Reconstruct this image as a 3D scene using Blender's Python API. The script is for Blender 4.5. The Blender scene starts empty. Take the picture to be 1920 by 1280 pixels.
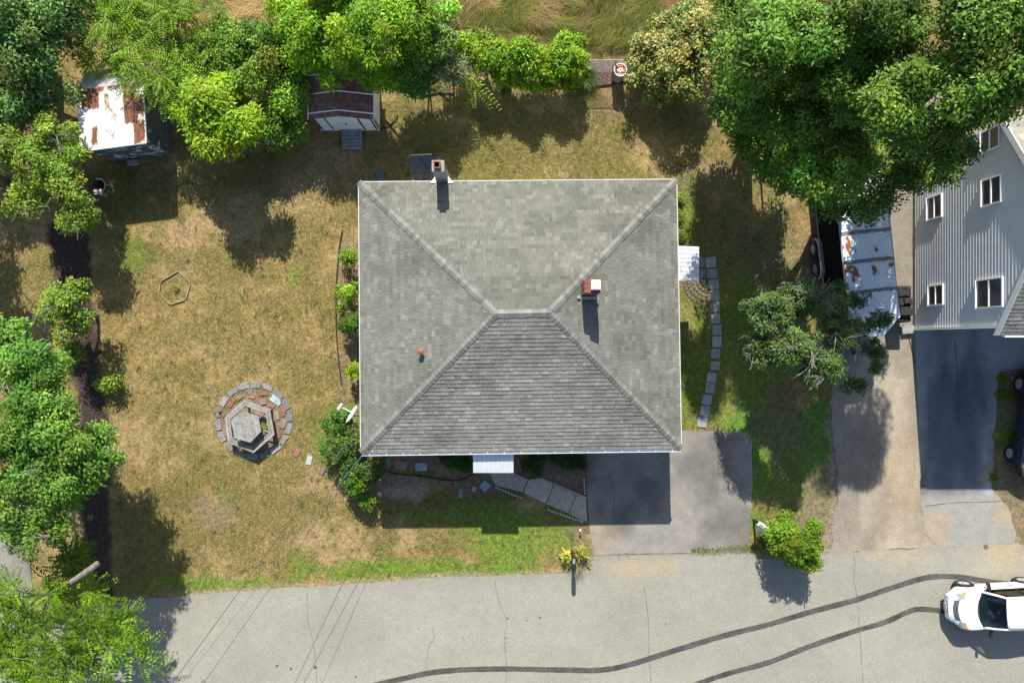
import bpy, math, random
import numpy as np
from mathutils import Vector, Matrix
from mathutils.geometry import delaunay_2d_cdt

random.seed(7)
RNG = np.random.default_rng(11)
SC = bpy.context.scene
COL = SC.collection
H, F = 28.0, 1302.0                    # drone height above the ground, focal length in photo pixels

# ------------------------------------------------------------------ camera, sky, sun, exposure
cd = bpy.data.cameras.new('camera')
cam = bpy.data.objects.new('camera', cd); COL.objects.link(cam)
cam.location = (0, 0, H); cam.rotation_euler = (0, 0, 0)
cd.sensor_width = 36; cd.lens = 36 * F / 1920; cd.clip_start = .1; cd.clip_end = 2000
SC.camera = cam
SUN_TO = Vector((-.085, 1.2, 1.0)).normalized()
w = bpy.data.worlds.new('World'); SC.world = w; w.use_nodes = True
nt = w.node_tree; nt.nodes.clear()
sky = nt.nodes.new('ShaderNodeTexSky'); sky.sky_type = 'NISHITA'; sky.sun_disc = False
sky.sun_elevation = math.asin(SUN_TO.z); sky.sun_rotation = math.atan2(SUN_TO.x, SUN_TO.y)
bg = nt.nodes.new('ShaderNodeBackground'); bg.inputs[1].default_value = .095
wo = nt.nodes.new('ShaderNodeOutputWorld')
nt.links.new(sky.outputs[0], bg.inputs[0]); nt.links.new(bg.outputs[0], wo.inputs[0])
sl = bpy.data.lights.new('sun', 'SUN'); sl.energy = 4.8; sl.angle = math.radians(.53); sl.color = (1, .955, .88)
sun = bpy.data.objects.new('sun', sl); COL.objects.link(sun)
sun.rotation_euler = (-SUN_TO).to_track_quat('-Z', 'Y').to_euler(); sun.location = (0, 20, 40)
SC.view_settings.view_transform = 'Standard'; SC.view_settings.look = 'None'
SC.view_settings.exposure = .85; SC.view_settings.gamma = 1; SC.view_settings.use_curve_mapping = False

# ------------------------------------------------------------------ helpers
def G(px, py, z=0.0):                  # photo pixel seen at height z -> world point
    k = (H - z) / F
    return Vector(((px - 960) * k, (640 - py) * k, z))
def g2(px, py, z=0.0):
    p = G(px, py, z); return (p.x, p.y)

def thing(name, label, cat, loc=(0, 0, 0), rz=0, group=None):
    o = bpy.data.objects.new(name, None); COL.objects.link(o)
    o.location = loc; o.rotation_euler = (0, 0, rz); o.empty_display_size = .2
    o['label'] = label; o['category'] = cat
    if group: o['group'] = group
    return o
def tag(o, label, cat, group=None):
    o['label'] = label; o['category'] = cat
    if group: o['group'] = group
    return o
def struct(o):
    o['kind'] = 'structure'; return o
def rootloc(o):
    v = Vector((0, 0, 0))
    while o is not None:
        v += o.location; o = o.parent
    return v

class MB:
    def __init__(s): s.v = []; s.f = []; s.c = []
    def add(s, vs, fs, col=None):
        n = len(s.v); s.v += [tuple(p) for p in vs]
        for f in fs: s.f.append([i + n for i in f]); s.c.append(col)
        return s
    def box(s, c, size, rz=0, M=None, col=None):
        sx, sy, sz = (q / 2 for q in size); vs = []
        R = Matrix.Rotation(rz, 3, 'Z') if M is None else M
        for x, y, z in ((-1,-1,-1),(1,-1,-1),(1,1,-1),(-1,1,-1),(-1,-1,1),(1,-1,1),(1,1,1),(-1,1,1)):
            vs.append(Vector(c) + R @ Vector((x*sx, y*sy, z*sz)))
        return s.add(vs, [(3,2,1,0),(4,5,6,7),(0,1,5,4),(1,2,6,5),(2,3,7,6),(3,0,4,7)], col)
    def prism(s, poly, z0, z1, top=None, col=None):     # poly: xy list ccw; top: optional other outline
        n = len(poly); a = sum(poly[i][0]*poly[(i+1)%n][1]-poly[(i+1)%n][0]*poly[i][1] for i in range(n))
        top = top or poly
        if a < 0: poly = poly[::-1]; top = top[::-1]
        vs = [(p[0], p[1], z0) for p in poly] + [(p[0], p[1], z1) for p in top]
        fs = [tuple(range(n-1, -1, -1)), tuple(range(n, 2*n))] + [(i, (i+1)%n, n+(i+1)%n, n+i) for i in range(n)]
        return s.add(vs, fs, col)
    def tube(s, pts, rad, n=6, col=None):
        pts = [Vector(p) for p in pts]; rad = rad if hasattr(rad, '__len__') else [rad]*len(pts)
        vs = []; ref = Vector((.31, .2, 1)).normalized()
        for i, p in enumerate(pts):
            d = (pts[min(i+1, len(pts)-1)] - pts[max(i-1, 0)]).normalized()
            a = d.cross(ref)
            if a.length < .05: a = d.cross(Vector((1, 0, 0)))
            a.normalize(); b = d.cross(a)
            for k in range(n):
                t = 2*math.pi*k/n; vs.append(p + (a*math.cos(t) + b*math.sin(t))*rad[i])
        fs = [(i*n+k, i*n+(k+1)%n, (i+1)*n+(k+1)%n, (i+1)*n+k) for i in range(len(pts)-1) for k in range(n)]
        fs += [tuple(range(n-1, -1, -1)), tuple((len(pts)-1)*n + k for k in range(n))]
        return s.add(vs, fs, col)
    def lathe(s, prof, c=(0, 0, 0), n=20, M=None, col=None):  # prof: (r, z)
        vs = []; R = M or Matrix.Identity(3)
        for r, z in prof:
            for k in range(n):
                t = 2*math.pi*k/n; vs.append(Vector(c) + R @ Vector((r*math.cos(t), r*math.sin(t), z)))
        m = len(prof)
        fs = [(i*n+k, i*n+(k+1)%n, (i+1)*n+(k+1)%n, (i+1)*n+k) for i in range(m-1) for k in range(n)]
        if prof[0][0] > 1e-4: fs.append(tuple(range(n-1, -1, -1)))
        if prof[-1][0] > 1e-4: fs.append(tuple((m-1)*n + k for k in range(n)))
        return s.add(vs, fs, col)
    def build(s, name, mat, parent=None, local=False, smooth=False, at=None):
        off = Vector((0, 0, 0))
        if parent is not None and not local: off = rootloc(parent)
        if parent is None:
            if at is not None: off = Vector(at)
            elif not local:
                a = np.array(s.v); off = Vector((a[:,0].mean(), a[:,1].mean(), a[:,2].min()))
        me = bpy.data.meshes.new(name)
        me.from_pydata([(p[0]-off.x, p[1]-off.y, p[2]-off.z) for p in s.v], [], s.f)
        if any(c is not None for c in s.c):
            at_ = me.color_attributes.new('Col', 'FLOAT_COLOR', 'CORNER')
            arr = []
            for f, c in zip(s.f, s.c): arr += list((c or (1, 1, 1)) + (1,)) * len(f)
            at_.data.foreach_set('color', arr)
        if smooth: me.polygons.foreach_set('use_smooth', [True]*len(me.polygons))
        me.update()
        o = bpy.data.objects.new(name, me); COL.objects.link(o)
        if isinstance(mat, (list, tuple)):
            for m in mat: me.materials.append(m)
        elif mat: me.materials.append(mat)
        if parent is not None: o.parent = parent
        else: o.location = off
        return o

def npmesh(name, V, faces_idx, nper, colors, mat, parent=None, off=None, smooth=False):
    """V (n,3) array, faces_idx flat array of loops, nper verts per face, colors (n,3) per point."""
    off = np.array(rootloc(parent) if parent is not None else (off if off is not None else (0, 0, 0)), float)
    me = bpy.data.meshes.new(name)
    nf = len(faces_idx)//nper
    me.vertices.add(len(V)); me.vertices.foreach_set('co', (V-off).astype(np.float32).ravel())
    me.loops.add(len(faces_idx)); me.loops.foreach_set('vertex_index', faces_idx.astype(np.int32))
    me.polygons.add(nf); me.polygons.foreach_set('loop_start', (np.arange(nf)*nper).astype(np.int32))
    me.polygons.foreach_set('loop_total', np.full(nf, nper, np.int32))
    if smooth: me.polygons.foreach_set('use_smooth', np.ones(nf, bool))
    if colors is not None:
        a = me.color_attributes.new('Col', 'FLOAT_COLOR', 'POINT')
        a.data.foreach_set('color', np.c_[colors, np.ones(len(colors))].astype(np.float32).ravel())
    me.update(calc_edges=True); me.validate()
    o = bpy.data.objects.new(name, me); COL.objects.link(o); me.materials.append(mat)
    if parent is not None: o.parent = parent
    else: o.location = off
    return o

# numpy value noise
_T = np.random.default_rng(5).random((256, 256))
def vnoise(x, y, s=0):
    x = np.asarray(x) + s*17.31 + 1000; y = np.asarray(y) + s*9.77 + 1000
    xi = np.floor(x).astype(int); yi = np.floor(y).astype(int); fx = x-xi; fy = y-yi
    fx = fx*fx*(3-2*fx); fy = fy*fy*(3-2*fy)
    t = lambda a, b: _T[a & 255, b & 255]
    return (t(xi,yi)*(1-fx)+t(xi+1,yi)*fx)*(1-fy) + (t(xi,yi+1)*(1-fx)+t(xi+1,yi+1)*fx)*fy
def fbm(x, y, s=0, o=4):
    r = 0; a = .5; k = 0
    for i in range(o):
        r = r + a*vnoise(x*2**i, y*2**i, s+i*3); k += a; a *= .55
    return r/k
def inpoly(x, y, poly):
    x = np.asarray(x, float); y = np.asarray(y, float); ins = np.zeros(x.shape, bool); n = len(poly)
    for i in range(n):
        (x0, y0), (x1, y1) = poly[i], poly[(i+1) % n]
        if y0 == y1: continue
        ins ^= ((y0 > y) != (y1 > y)) & (x < (x1-x0)*(y-y0)/(y1-y0)+x0)
    return ins
def sdf(x, y, poly):                    # negative inside
    d = np.full(np.shape(x), 1e9); n = len(poly)
    for i in range(n):
        (x0, y0), (x1, y1) = poly[i], poly[(i+1) % n]
        dx, dy = x1-x0, y1-y0; L = dx*dx+dy*dy+1e-12
        t = np.clip(((x-x0)*dx+(y-y0)*dy)/L, 0, 1)
        d = np.minimum(d, np.hypot(x-x0-t*dx, y-y0-t*dy))
    return np.where(inpoly(x, y, poly), -d, d)
def pp(*pts): return [g2(px, py) for px, py in pts]
def sstep(a, b, x): t = np.clip((x-a)/(b-a), 0, 1); return t*t*(3-2*t)

# ------------------------------------------------------------------ materials
def M(name, col=(.5, .5, .5), rough=.8, var=.15, scale=6, fine=0, fscale=60, bump=0, bscale=40, attr=False, objcol=False,
      metal=0, spec=.4, stretch=None, transl=0, coat=0):
    m = bpy.data.materials.new(name); m.use_nodes = True
    n = m.node_tree.nodes; l = m.node_tree.links; n.clear()
    out = n.new('ShaderNodeOutputMaterial'); b = n.new('ShaderNodeBsdfPrincipled')
    b.inputs['Roughness'].default_value = rough; b.inputs['Metallic'].default_value = metal
    b.inputs['Specular IOR Level'].default_value = spec
    if coat: b.inputs['Coat Weight'].default_value = coat
    tc = n.new('ShaderNodeTexCoord'); vec = tc.outputs['Object']
    if stretch:
        mp = n.new('ShaderNodeMapping'); mp.inputs['Scale'].default_value = stretch; l.new(vec, mp.inputs[0]); vec = mp.outputs[0]
    if attr:
        a = n.new('ShaderNodeAttribute'); a.attribute_name = 'Col'; base = a.outputs['Color']
    elif objcol:
        a = n.new('ShaderNodeObjectInfo'); base = a.outputs['Color']
    else:
        a = n.new('ShaderNodeRGB'); a.outputs[0].default_value = (*col, 1); base = a.outputs[0]
    def mulnoise(base, sc, amt, det=4):
        t = n.new('ShaderNodeTexNoise'); t.inputs['Scale'].default_value = sc; t.inputs['Detail'].default_value = det
        l.new(vec, t.inputs['Vector'])
        r = n.new('ShaderNodeMapRange'); r.inputs[1].default_value = .28; r.inputs[2].default_value = .72
        r.inputs[3].default_value = 1-amt; r.inputs[4].default_value = 1+amt; l.new(t.outputs[0], r.inputs[0])
        mx = n.new('ShaderNodeMix'); mx.data_type = 'RGBA'; mx.blend_type = 'MULTIPLY'; mx.inputs[0].default_value = 1
        l.new(base, mx.inputs[6]); l.new(r.outputs[0], mx.inputs[7])
        return mx.outputs[2]
    if var: base = mulnoise(base, scale, var)
    if fine: base = mulnoise(base, fscale, fine, 2)
    l.new(base, b.inputs['Base Color'])
    if bump:
        t = n.new('ShaderNodeTexNoise'); t.inputs['Scale'].default_value = bscale; t.inputs['Detail'].default_value = 3
        l.new(vec, t.inputs['Vector'])
        bp = n.new('ShaderNodeBump'); bp.inputs['Strength'].default_value = bump; bp.inputs['Distance'].default_value = .02
        l.new(t.outputs[0], bp.inputs['Height']); l.new(bp.outputs[0], b.inputs['Normal'])
    sh = b.outputs[0]
    if transl:
        tr = n.new('ShaderNodeBsdfTranslucent'); l.new(base, tr.inputs[0])
        mx = n.new('ShaderNodeMixShader'); mx.inputs[0].default_value = transl
        l.new(sh, mx.inputs[1]); l.new(tr.outputs[0], mx.inputs[2]); sh = mx.outputs[0]
    l.new(sh, out.inputs[0])
    return m
def glass_mat(name, tint=(.26, .36, .36), refl=.12):
    m = bpy.data.materials.new(name); m.use_nodes = True
    n = m.node_tree.nodes; l = m.node_tree.links; n.clear()
    out = n.new('ShaderNodeOutputMaterial'); t = n.new('ShaderNodeBsdfTransparent'); t.inputs[0].default_value = (*tint, 1)
    g = n.new('ShaderNodeBsdfGlossy'); g.inputs['Roughness'].default_value = .02
    lw = n.new('ShaderNodeLayerWeight'); lw.inputs[0].default_value = .25
    mr = n.new('ShaderNodeMapRange'); mr.inputs[3].default_value = refl*.4; mr.inputs[4].default_value = .5
    l.new(lw.outputs['Facing'], mr.inputs[0])
    mx = n.new('ShaderNodeMixShader'); l.new(mr.outputs[0], mx.inputs[0]); l.new(t.outputs[0], mx.inputs[1]); l.new(g.outputs[0], mx.inputs[2])
    l.new(mx.outputs[0], out.inputs[0]); return m

m_ground = M('ground', attr=True, rough=.95, var=.3, scale=6, fine=.34, fscale=26, bump=.9, bscale=22, spec=.1)
m_blade = M('grass_blade', attr=True, rough=.7, var=0, spec=.2, transl=.25)
m_leaf = M('leaf', attr=True, rough=.5, var=0, spec=.3, transl=.4)
m_bark = M('bark', (.19, .165, .14), .9, .35, 9, bump=.6, bscale=30, spec=.15)
m_deadbark = M('bare_bark', (.25, .235, .21), .9, .3, 9, spec=.15)
m_road = M('asphalt_road', attr=True, rough=.92, var=.05, scale=2.2, fine=.24, fscale=30, bump=.25, bscale=60, spec=.2)
m_drive = M('asphalt_drive', attr=True, rough=.92, var=.1, scale=2.5, fine=.2, fscale=30, bump=.3, bscale=60, spec=.2)
m_track = M('gravel_track', attr=True, rough=.95, var=.1, scale=3, fine=.26, fscale=22, bump=.5, bscale=30, spec=.15)
m_mark = M('tyre_rubber_mark', (.075, .072, .064), .9, .4, 1.3, fine=.4, fscale=14, spec=.2)
m_crack = M('crack_fill', (.165, .155, .135), .95, .2, 5)
m_shingle = M('asphalt_shingle', attr=True, rough=.95, var=.1, scale=1.2, fine=.13, fscale=70, bump=.3, bscale=90, spec=.15)
m_deck = M('roof_deck', (.09, .09, .085), .95, .1)
m_white = M('white_paint', (.78, .78, .76), .5, .05, 5)
m_siding_main = M('pale_siding', (.62, .6, .55), .6, .06, 3)
m_siding = M('grey_vinyl', (.58, .61, .62), .5, .05, 1.5, spec=.4)
m_brick = M('brick_red', (.21, .08, .055), .9, .3, 14, fine=.2, fscale=50, bump=.5)
m_mortar = M('mortar_grey', (.36, .34, .31), .95, .15, 10)
m_clay = M('clay_flue', (.27, .09, .045), .8, .2, 8)
m_flue_floor = M('flue_floor', (.03, .012, .008), .95, .18)
m_stone = M('paving', objcol=True, rough=.85, var=.16, scale=7, fine=.12, fscale=45, bump=.3, bscale=30, spec=.3)
m_concrete = M('concrete', (.27, .265, .25), .92, .16, 3, fine=.14, fscale=40, bump=.3, bscale=40)
m_wood = M('weathered_wood', objcol=True, rough=.9, var=.28, scale=5, fine=.2, fscale=22, stretch=(1, 1, 1), bump=.4, spec=.2)
m_alu = M('white_aluminium', (.6, .63, .64), .35, .08, 6, spec=.5)
m_metalroof = M('rusty_white_metal', attr=True, rough=.55, var=.05, scale=9, fine=.05, fscale=40, spec=.4)
m_navy = M('navy_metal', attr=True, rough=.6, var=.2, scale=5, fine=.1, spec=.4)
m_maroon = M('maroon_metal', (.19, .095, .08), .7, .5, 5, spec=.4)
m_shedwhite = M('white_shed_metal', (.68, .76, .82), .5, .07, 3)
m_darktrim = M('dark_trim', (.06, .04, .035), .6, .1)
m_black = M('black_metal', (.018, .018, .019), .5, .2, 5)
m_blackcloth = M('black_cloth', (.032, .031, .031), .85, .3, 7, bump=.5, bscale=12, spec=.25)
m_rubber = M('rubber', (.022, .022, .022), .85, .15, 8)
m_galv = M('galvanised_steel', (.42, .43, .43), .4, .2, 6, metal=.6)
m_carwhite = M('white_car_paint', (.8, .8, .79), .25, .0, spec=.5, coat=.6)
m_carblue = M('dark_blue_car_paint', (.012, .022, .045), .22, .0, spec=.5, coat=.8)
m_rim = M('alloy', (.36, .36, .37), .4, .1, 9, metal=.3)
m_glass = glass_mat('car_glass')
m_sideglass = glass_mat('side_glass', (.05, .06, .06), .1)
m_winglass = M('window_glass', (.08, .08, .085), .12, .3, 1.2, spec=.6)
m_lens = M('lamp_lens', (.26, .31, .33), .15, .3, 25, spec=.6)
m_amber = M('amber_lens', (.75, .3, .05), .2, .1, 20)
m_interior = M('car_interior', (.05, .06, .065), .8, .2, 6)
m_tan = M('dash_top', (.06, .085, .085), .7, .2, 6)
m_terracotta = M('terracotta_cap', (.28, .09, .045), .6, .25, 12)
m_rubberedge = M('black_edging', (.02, .019, .018), .8, .2)
m_tarp = M('slate_panel', (.075, .09, .105), .6, .25, 4)
m_wire = M('wire', (.05, .05, .05), .6, .1)
m_red = M('red_plastic', (.55, .03, .03), .4, .1)
m_skin = M('person_skin', (.5, .28, .19), .6, .08)
m_fascia = M('dull_white_trim', (.5, .5, .48), .6, .15, 6)
m_edge = M('edging_plastic', (.5, .5, .49), .6, .15, 20)
m_orange = M('orange_lid', (.62, .17, .05), .55, .15, 9)
m_greybarrel = M('grey_barrel', (.16, .18, .18), .6, .2, 5)

def fcol(o, c): o.color = (*c, 1)

# ------------------------------------------------------------------ outlines of the ground's surfaces (photo pixels on the ground)
ROAD = pp((-700, 1175), (60, 1150), (200, 1130), (300, 1120), (380, 1112), (470, 1106), (560, 1100), (640, 1095), (720, 1090), (780, 1084), (830, 1080), (900, 1080),
          (960, 1078), (1060, 1074), (1112, 1068), (1112, 1040), (1200, 1038), (1300, 1036), (1400, 1034), (1420, 1046), (1470, 1050), (1550, 1037), (1620, 1033), (1700, 1030), (1760, 1020),
          (1830, 1010), (1900, 1016), (2000, 1050), (2700, 1010), (2700, 1560), (-700, 1560))
DRIVE = pp((1090, 760), (1258, 760), (1258, 808), (1385, 808), (1404, 814), (1410, 828), (1411, 900), (1407, 960), (1404, 1020), (1398, 1036), (1112, 1042), (1106, 990), (1100, 930), (1097, 850))
NDRIVE = pp((1716, 600), (2100, 600), (2100, 690), (1905, 692), (1872, 700), (1868, 760), (1866, 800), (1858, 815), (1864, 830), (1862, 880), (1858, 915), (1890, 950), (1905, 1000), (1900, 1020), (1760, 1024), (1735, 1000), (1727, 940), (1722, 800), (1716, 640))
TRACK = pp((1562, 300), (1700, 300), (1712, 340), (1722, 600), (1736, 640), (1742, 800), (1748, 940), (1764, 1000), (1772, 1022), (1620, 1036), (1552, 1040), (1560, 1000), (1572, 940), (1566, 860), (1560, 780), (1556, 700), (1552, 620), (1556, 520))
MULCH = pp((88, 420), (165, 430), (170, 560), (185, 640), (190, 720), (205, 800), (205, 880), (205, 960), (208, 1050), (212, 1128), (195, 1130), (165, 1060), (155, 1000), (150, 900), (150, 800), (140, 700), (128, 600), (105, 520))
CHIPS = pp((1088, 118), (1210, 118), (1210, 152), (1160, 156), (1102, 163))
HOUSEWALL = [(-5.15, -3.75), (5.85, -3.75), (5.85, 5.45), (-5.15, 5.45)]

# ------------------------------------------------------------------ ground colour field
def ground_color(x, y):
    dry = np.array((.240, .175, .069)); dry2 = np.array((.285, .202, .097)); olive = np.array((.155, .143, .042))
    green = np.array((.10, .14, .025)); soil = np.array((.19, .14, .095)); mulch = np.array((.06, .042, .036))
    px = x*F/H + 960; py = 640 - y*F/H
    sh = np.shape(x) + (1,)
    def mixc(c, t, d): return c*(1-t[..., None]) + d*t[..., None]
    n1 = fbm(x*.45, y*.45, 1); n2 = fbm(x*1.3, y*1.3, 2); n3 = fbm(x*3.1, y*3.1, 3)
    c = np.ones(sh)*dry
    c = mixc(c, sstep(.48, .62, n1), dry2)
    c = mixc(c, sstep(.42, .6, n2)*(.75-.2*(px < 680)), olive)
    def blob(cx, cy, rx, ry, soft=.5, s=4, amp=.7):
        d = np.sqrt(((px-cx)/rx)**2 + ((py-cy)/ry)**2) + (fbm(x*1.1, y*1.1, s)-.5)*amp*2 + (n3-.5)*amp*.8
        return 1-sstep(1-soft, 1+soft*.4, d)
    for cx, cy, rx, ry, k in ((1000, 270, 210, 80, .75), (1290, 400, 40, 110, .8), (800, 250, 150, 90, .65), (260, 480, 60, 40, .7), (480, 950, 190, 60, .45),
                              (600, 800, 60, 50, .6), (430, 870, 90, 70, .3), (300, 1000, 120, 120, .5), (230, 360, 90, 60, .9), (400, 330, 160, 60, .5), (840, 940, 180, 40, .95), (1000, 900, 110, 50, .8)):
        c = mixc(c, blob(cx, cy, rx, ry)*k, olive*.9)
    lush = np.array((.135, .20, .030))
    for cx, cy, rx, ry, k in ((985, 1010, 130, 62, .85), (800, 1064, 260, 20, .85), (400, 1094, 170, 16, .8), (560, 1060, 40, 40, .4), (925, 960, 220, 26, .6), (690, 1075, 120, 18, .8),
                              (1290, 400, 16, 90, .6), (620, 830, 40, 70, .6), (550, 515, 12, 30, .6), (1300, 700, 50, 130, .9), (1365, 860, 30, 70, .0), (1420, 620, 110, 240, .85),
                              (1420, 820, 80, 130, .9), (1350, 860, 30, 40, .5), (1885, 790, 22, 90, .95), (1905, 940, 30, 30, .7), (420, 935, 30, 25, .5), (250, 470, 25, 40, .5)):
        c = mixc(c, blob(cx, cy, rx, ry)*k, lush)
    c = mixc(c, blob(1528, 870, 40, 190)*.8, np.array((.095, .205, .034))); c = mixc(c, blob(1460, 890, 90, 150)*.65, np.array((.11, .17, .034))); c = mixc(c, blob(1395, 880, 26, 120)*.8, np.array((.10, .20, .035)))
    c = mixc(c, blob(768, 918, 62, 26, .35), np.array((.30, .25, .185)))
    for cx, cy, rx, ry, k in ( (900, 905, 180, 22, .7), (1060, 880, 70, 50, .9), (400, 955, 60, 40, .55), (1465, 780, 50, 90, .4), (1490, 500, 60, 120, .45), (1540, 960, 45, 80, .75),
                              (690, 930, 24, 40, .7), (1150, 200, 60, 25, .35), (1330, 330, 60, 50, .35), (650, 300, 120, 90, .2), (655, 620, 24, 260, .45), (870, 870, 190, 16, .9), (1400, 470, 60, 60, .4), (1088, 1000, 20, 60, .6), (1078, 1045, 24, 22, .8), (1900, 730, 60, 70, .7), (1880, 930, 60, 90, .8)):
        c = mixc(c, blob(cx, cy, rx, ry, .35)*k, soil)
    # sandy verge beside the road
    d = sdf(x, y, ROAD); c = mixc(c, (1-sstep(.05, .22, d + (n3-.5)*.3))*.7, np.array((.27, .22, .14)))
    dm = sdf(x, y, MULCH) + (n3-.5)*.45; c = mixc(c, 1-sstep(-.08, .1, dm), mulch)
    dc = sdf(x, y, CHIPS) + (n3-.5)*.2; c = mixc(c, 1-sstep(-.05, .05, dc), np.array((.17, .105, .09)))
    dt = sdf(x, y, TRACK) + (n2-.5)*.8; c = mixc(c, (1-sstep(-.1, .35, dt))*.9, np.array((.24, .195, .14)))
    # worn soil under the trees along the edges and the rough ground behind the yard
    far = sstep(150, 60, py)*(px > 180); c = mixc(c, far*.6, np.array((.21, .155, .06)))
    wl = sstep(130, 60, px)*sstep(380, 620, py); c = mixc(c, wl*.25, olive)
    # ring bed under the hexagonal table
    dr = np.hypot(px-476, py-788); c = mixc(c, 1-sstep(60, 72, dr), soil*1.05)
    return c*(.86+.28*n3[..., None])

def axis(lo, hi, step, far):
    core = np.arange(lo, hi+step/2, step); k = [step]; e = 0
    out = []
    while e < far: k.append(k[-1]*1.35); e += k[-1]; out.append(e)
    return np.r_[lo-np.array(out)[::-1], core, hi+np.array(out)]
ax = axis(-22.5, 22.5, .14, 700); ay = axis(-15, 15, .14, 700)
X, Y = np.meshgrid(ax, ay)
gc = ground_color(X, Y).reshape(-1, 3)
Z = (fbm(X*1.2, Y*1.2, 9)-.5)*.03
Z = np.where((np.abs(X) < 22) & (np.abs(Y) < 14.5), Z, 0) - .02
nx, ny = len(ax), len(ay)
idx = np.arange(nx*ny).reshape(ny, nx)
q = np.stack([idx[:-1, :-1], idx[:-1, 1:], idx[1:, 1:], idx[1:, :-1]], -1).reshape(-1)
struct(npmesh('ground', np.c_[X.ravel(), Y.ravel(), Z.ravel()], q, 4, gc, m_ground, smooth=True))

def densify(poly, step, jit, seed):
    r = np.random.default_rng(seed); out = []; n = len(poly)
    for i in range(n):
        a = np.array(poly[i]); b = np.array(poly[(i+1) % n]); L = np.hypot(*(b-a)); k = max(1, int(L/step))
        nrm = np.array((b[1]-a[1], a[0]-b[0]))/max(L, 1e-6)
        for j in range(k):
            p = a+(b-a)*j/k; o = 0 if j == 0 else (fbm(p[0]*2.5, p[1]*2.5, seed)-.5)*2*jit
            out.append(tuple(p+nrm*o))
    return out
def sheet(name, poly, z, mat, colfn, step=.35, jit=.05, seed=1, thick=.12):
    b = densify(poly, .25, jit, seed); xs = [p[0] for p in b]; ys = [p[1] for p in b]
    gx, gy = np.meshgrid(np.arange(max(min(xs), -24), min(max(xs), 24), step), np.arange(max(min(ys), -16), min(max(ys), 16), step))
    gx = gx.ravel()+RNG.uniform(-.05, .05, gx.size); gy = gy.ravel()+RNG.uniform(-.05, .05, gy.size)
    k = sdf(gx, gy, b) < -step*.4; pts = [Vector(p) for p in b]+[Vector(p) for p in zip(gx[k], gy[k])]
    n = len(b); r = delaunay_2d_cdt(pts, [(i, (i+1) % n) for i in range(n)], [list(range(n))], 1, 1e-5)
    vs = np.array([(p.x, p.y) for p in r[0]]); fs = np.array([f for f in r[2] if len(f) == 3])
    col = colfn(vs[:, 0], vs[:, 1])
    V = np.c_[vs, np.full(len(vs), z)]
    a = V[fs]; cr = (a[:, 1, 0]-a[:, 0, 0])*(a[:, 2, 1]-a[:, 0, 1])-(a[:, 1, 1]-a[:, 0, 1])*(a[:, 2, 0]-a[:, 0, 0])
    fs[cr < 0] = fs[cr < 0][:, ::-1]
    return struct(npmesh(name, V, fs.ravel(), 3, col, mat))
def mixa(c, t, d): return c*(1-t[:, None])+np.array(d)*t[:, None]
def road_col(x, y):
    c = np.ones((len(x), 1))*np.array((.272, .258, .212)); px = x*F/H+960; py = 640-y*F/H
    c = c*(.80+.30*fbm(x*.45, y*.45, 3)[:, None]+.10*fbm(x*.12, y*1.1, 13)[:, None])
    d = -sdf(x, y, ROAD); c = mixa(c, (1-sstep(.0, .5, d+(fbm(x*2, y*2, 8)-.5)*.5))*.35, (.2, .19, .165))
    for cx, cy, rx, ry, k in ((1230, 1060, 60, 20, .55), (1155, 1065, 40, 16, .5), (1700, 1040, 90, 18, .5), (1890, 1020, 50, 60, .6), (1300, 1045, 90, 10, .3)):
        t = 1-sstep(.4, 1.2, np.hypot((px-cx)/rx, (py-cy)/ry)+(fbm(x*2.2, y*2.2, 4)-.5)*1.3); c = mixa(c, t*k, (.36, .29, .17))
    return c
def drive_col(x, y):
    c = np.ones((len(x), 1))*np.array((.205, .19, .165)); px = x*F/H+960; py = 640-y*F/H
    c = c*(.70+.5*sstep(.3, .68, fbm(x*.8, y*.8, 5))[:, None]+.25*(fbm(x*3, y*3, 15)[:, None]-.5))
    for cx, cy, rx, ry, k in ((1330, 930, 30, 18, .45), (1345, 990, 34, 30, .4), (1350, 965, 20, 50, .35), (1220, 1010, 40, 12, .25), (1190, 880, 30, 60, .2)):
        t = 1-sstep(.2, 1.2, np.hypot((px-cx)/rx, (py-cy)/ry)+(fbm(x*2, y*2, 4)-.5)*1.2); c = mixa(c, t*k, (.11, .105, .1))
    t = 1-sstep(.2, 1.2, np.hypot((px-1130)/36, (py-1010)/50)+(fbm(x*2, y*2, 6)-.5)); c = mixa(c, t*.5, (.3, .235, .15))
    return c
def ndrive_col(x, y):
    px = x*F/H+960; py = 640-y*F/H
    c = np.ones((len(x), 1))*np.array((.245, .248, .245))*(.55+.75*sstep(.3, .68, fbm(x*.9, y*.3, 5))[:, None]+.2*(fbm(x*3, y*2, 15)[:, None]-.5))
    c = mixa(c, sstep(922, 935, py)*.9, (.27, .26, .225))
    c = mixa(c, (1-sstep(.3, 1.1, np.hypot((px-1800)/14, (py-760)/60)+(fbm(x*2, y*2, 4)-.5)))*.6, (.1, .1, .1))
    for cx, cy, rx, ry in ((1862, 812, 10, 14), (1745, 1000, 40, 50), (1890, 960, 30, 40), (1850, 890, 12, 26)):
        t = 1-sstep(.4, 1.2, np.hypot((px-cx)/rx, (py-cy)/ry)+(fbm(x*2, y*2, 4)-.5)*1.1); c = mixa(c, t*.75, (.32, .26, .17))
    return c
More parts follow.
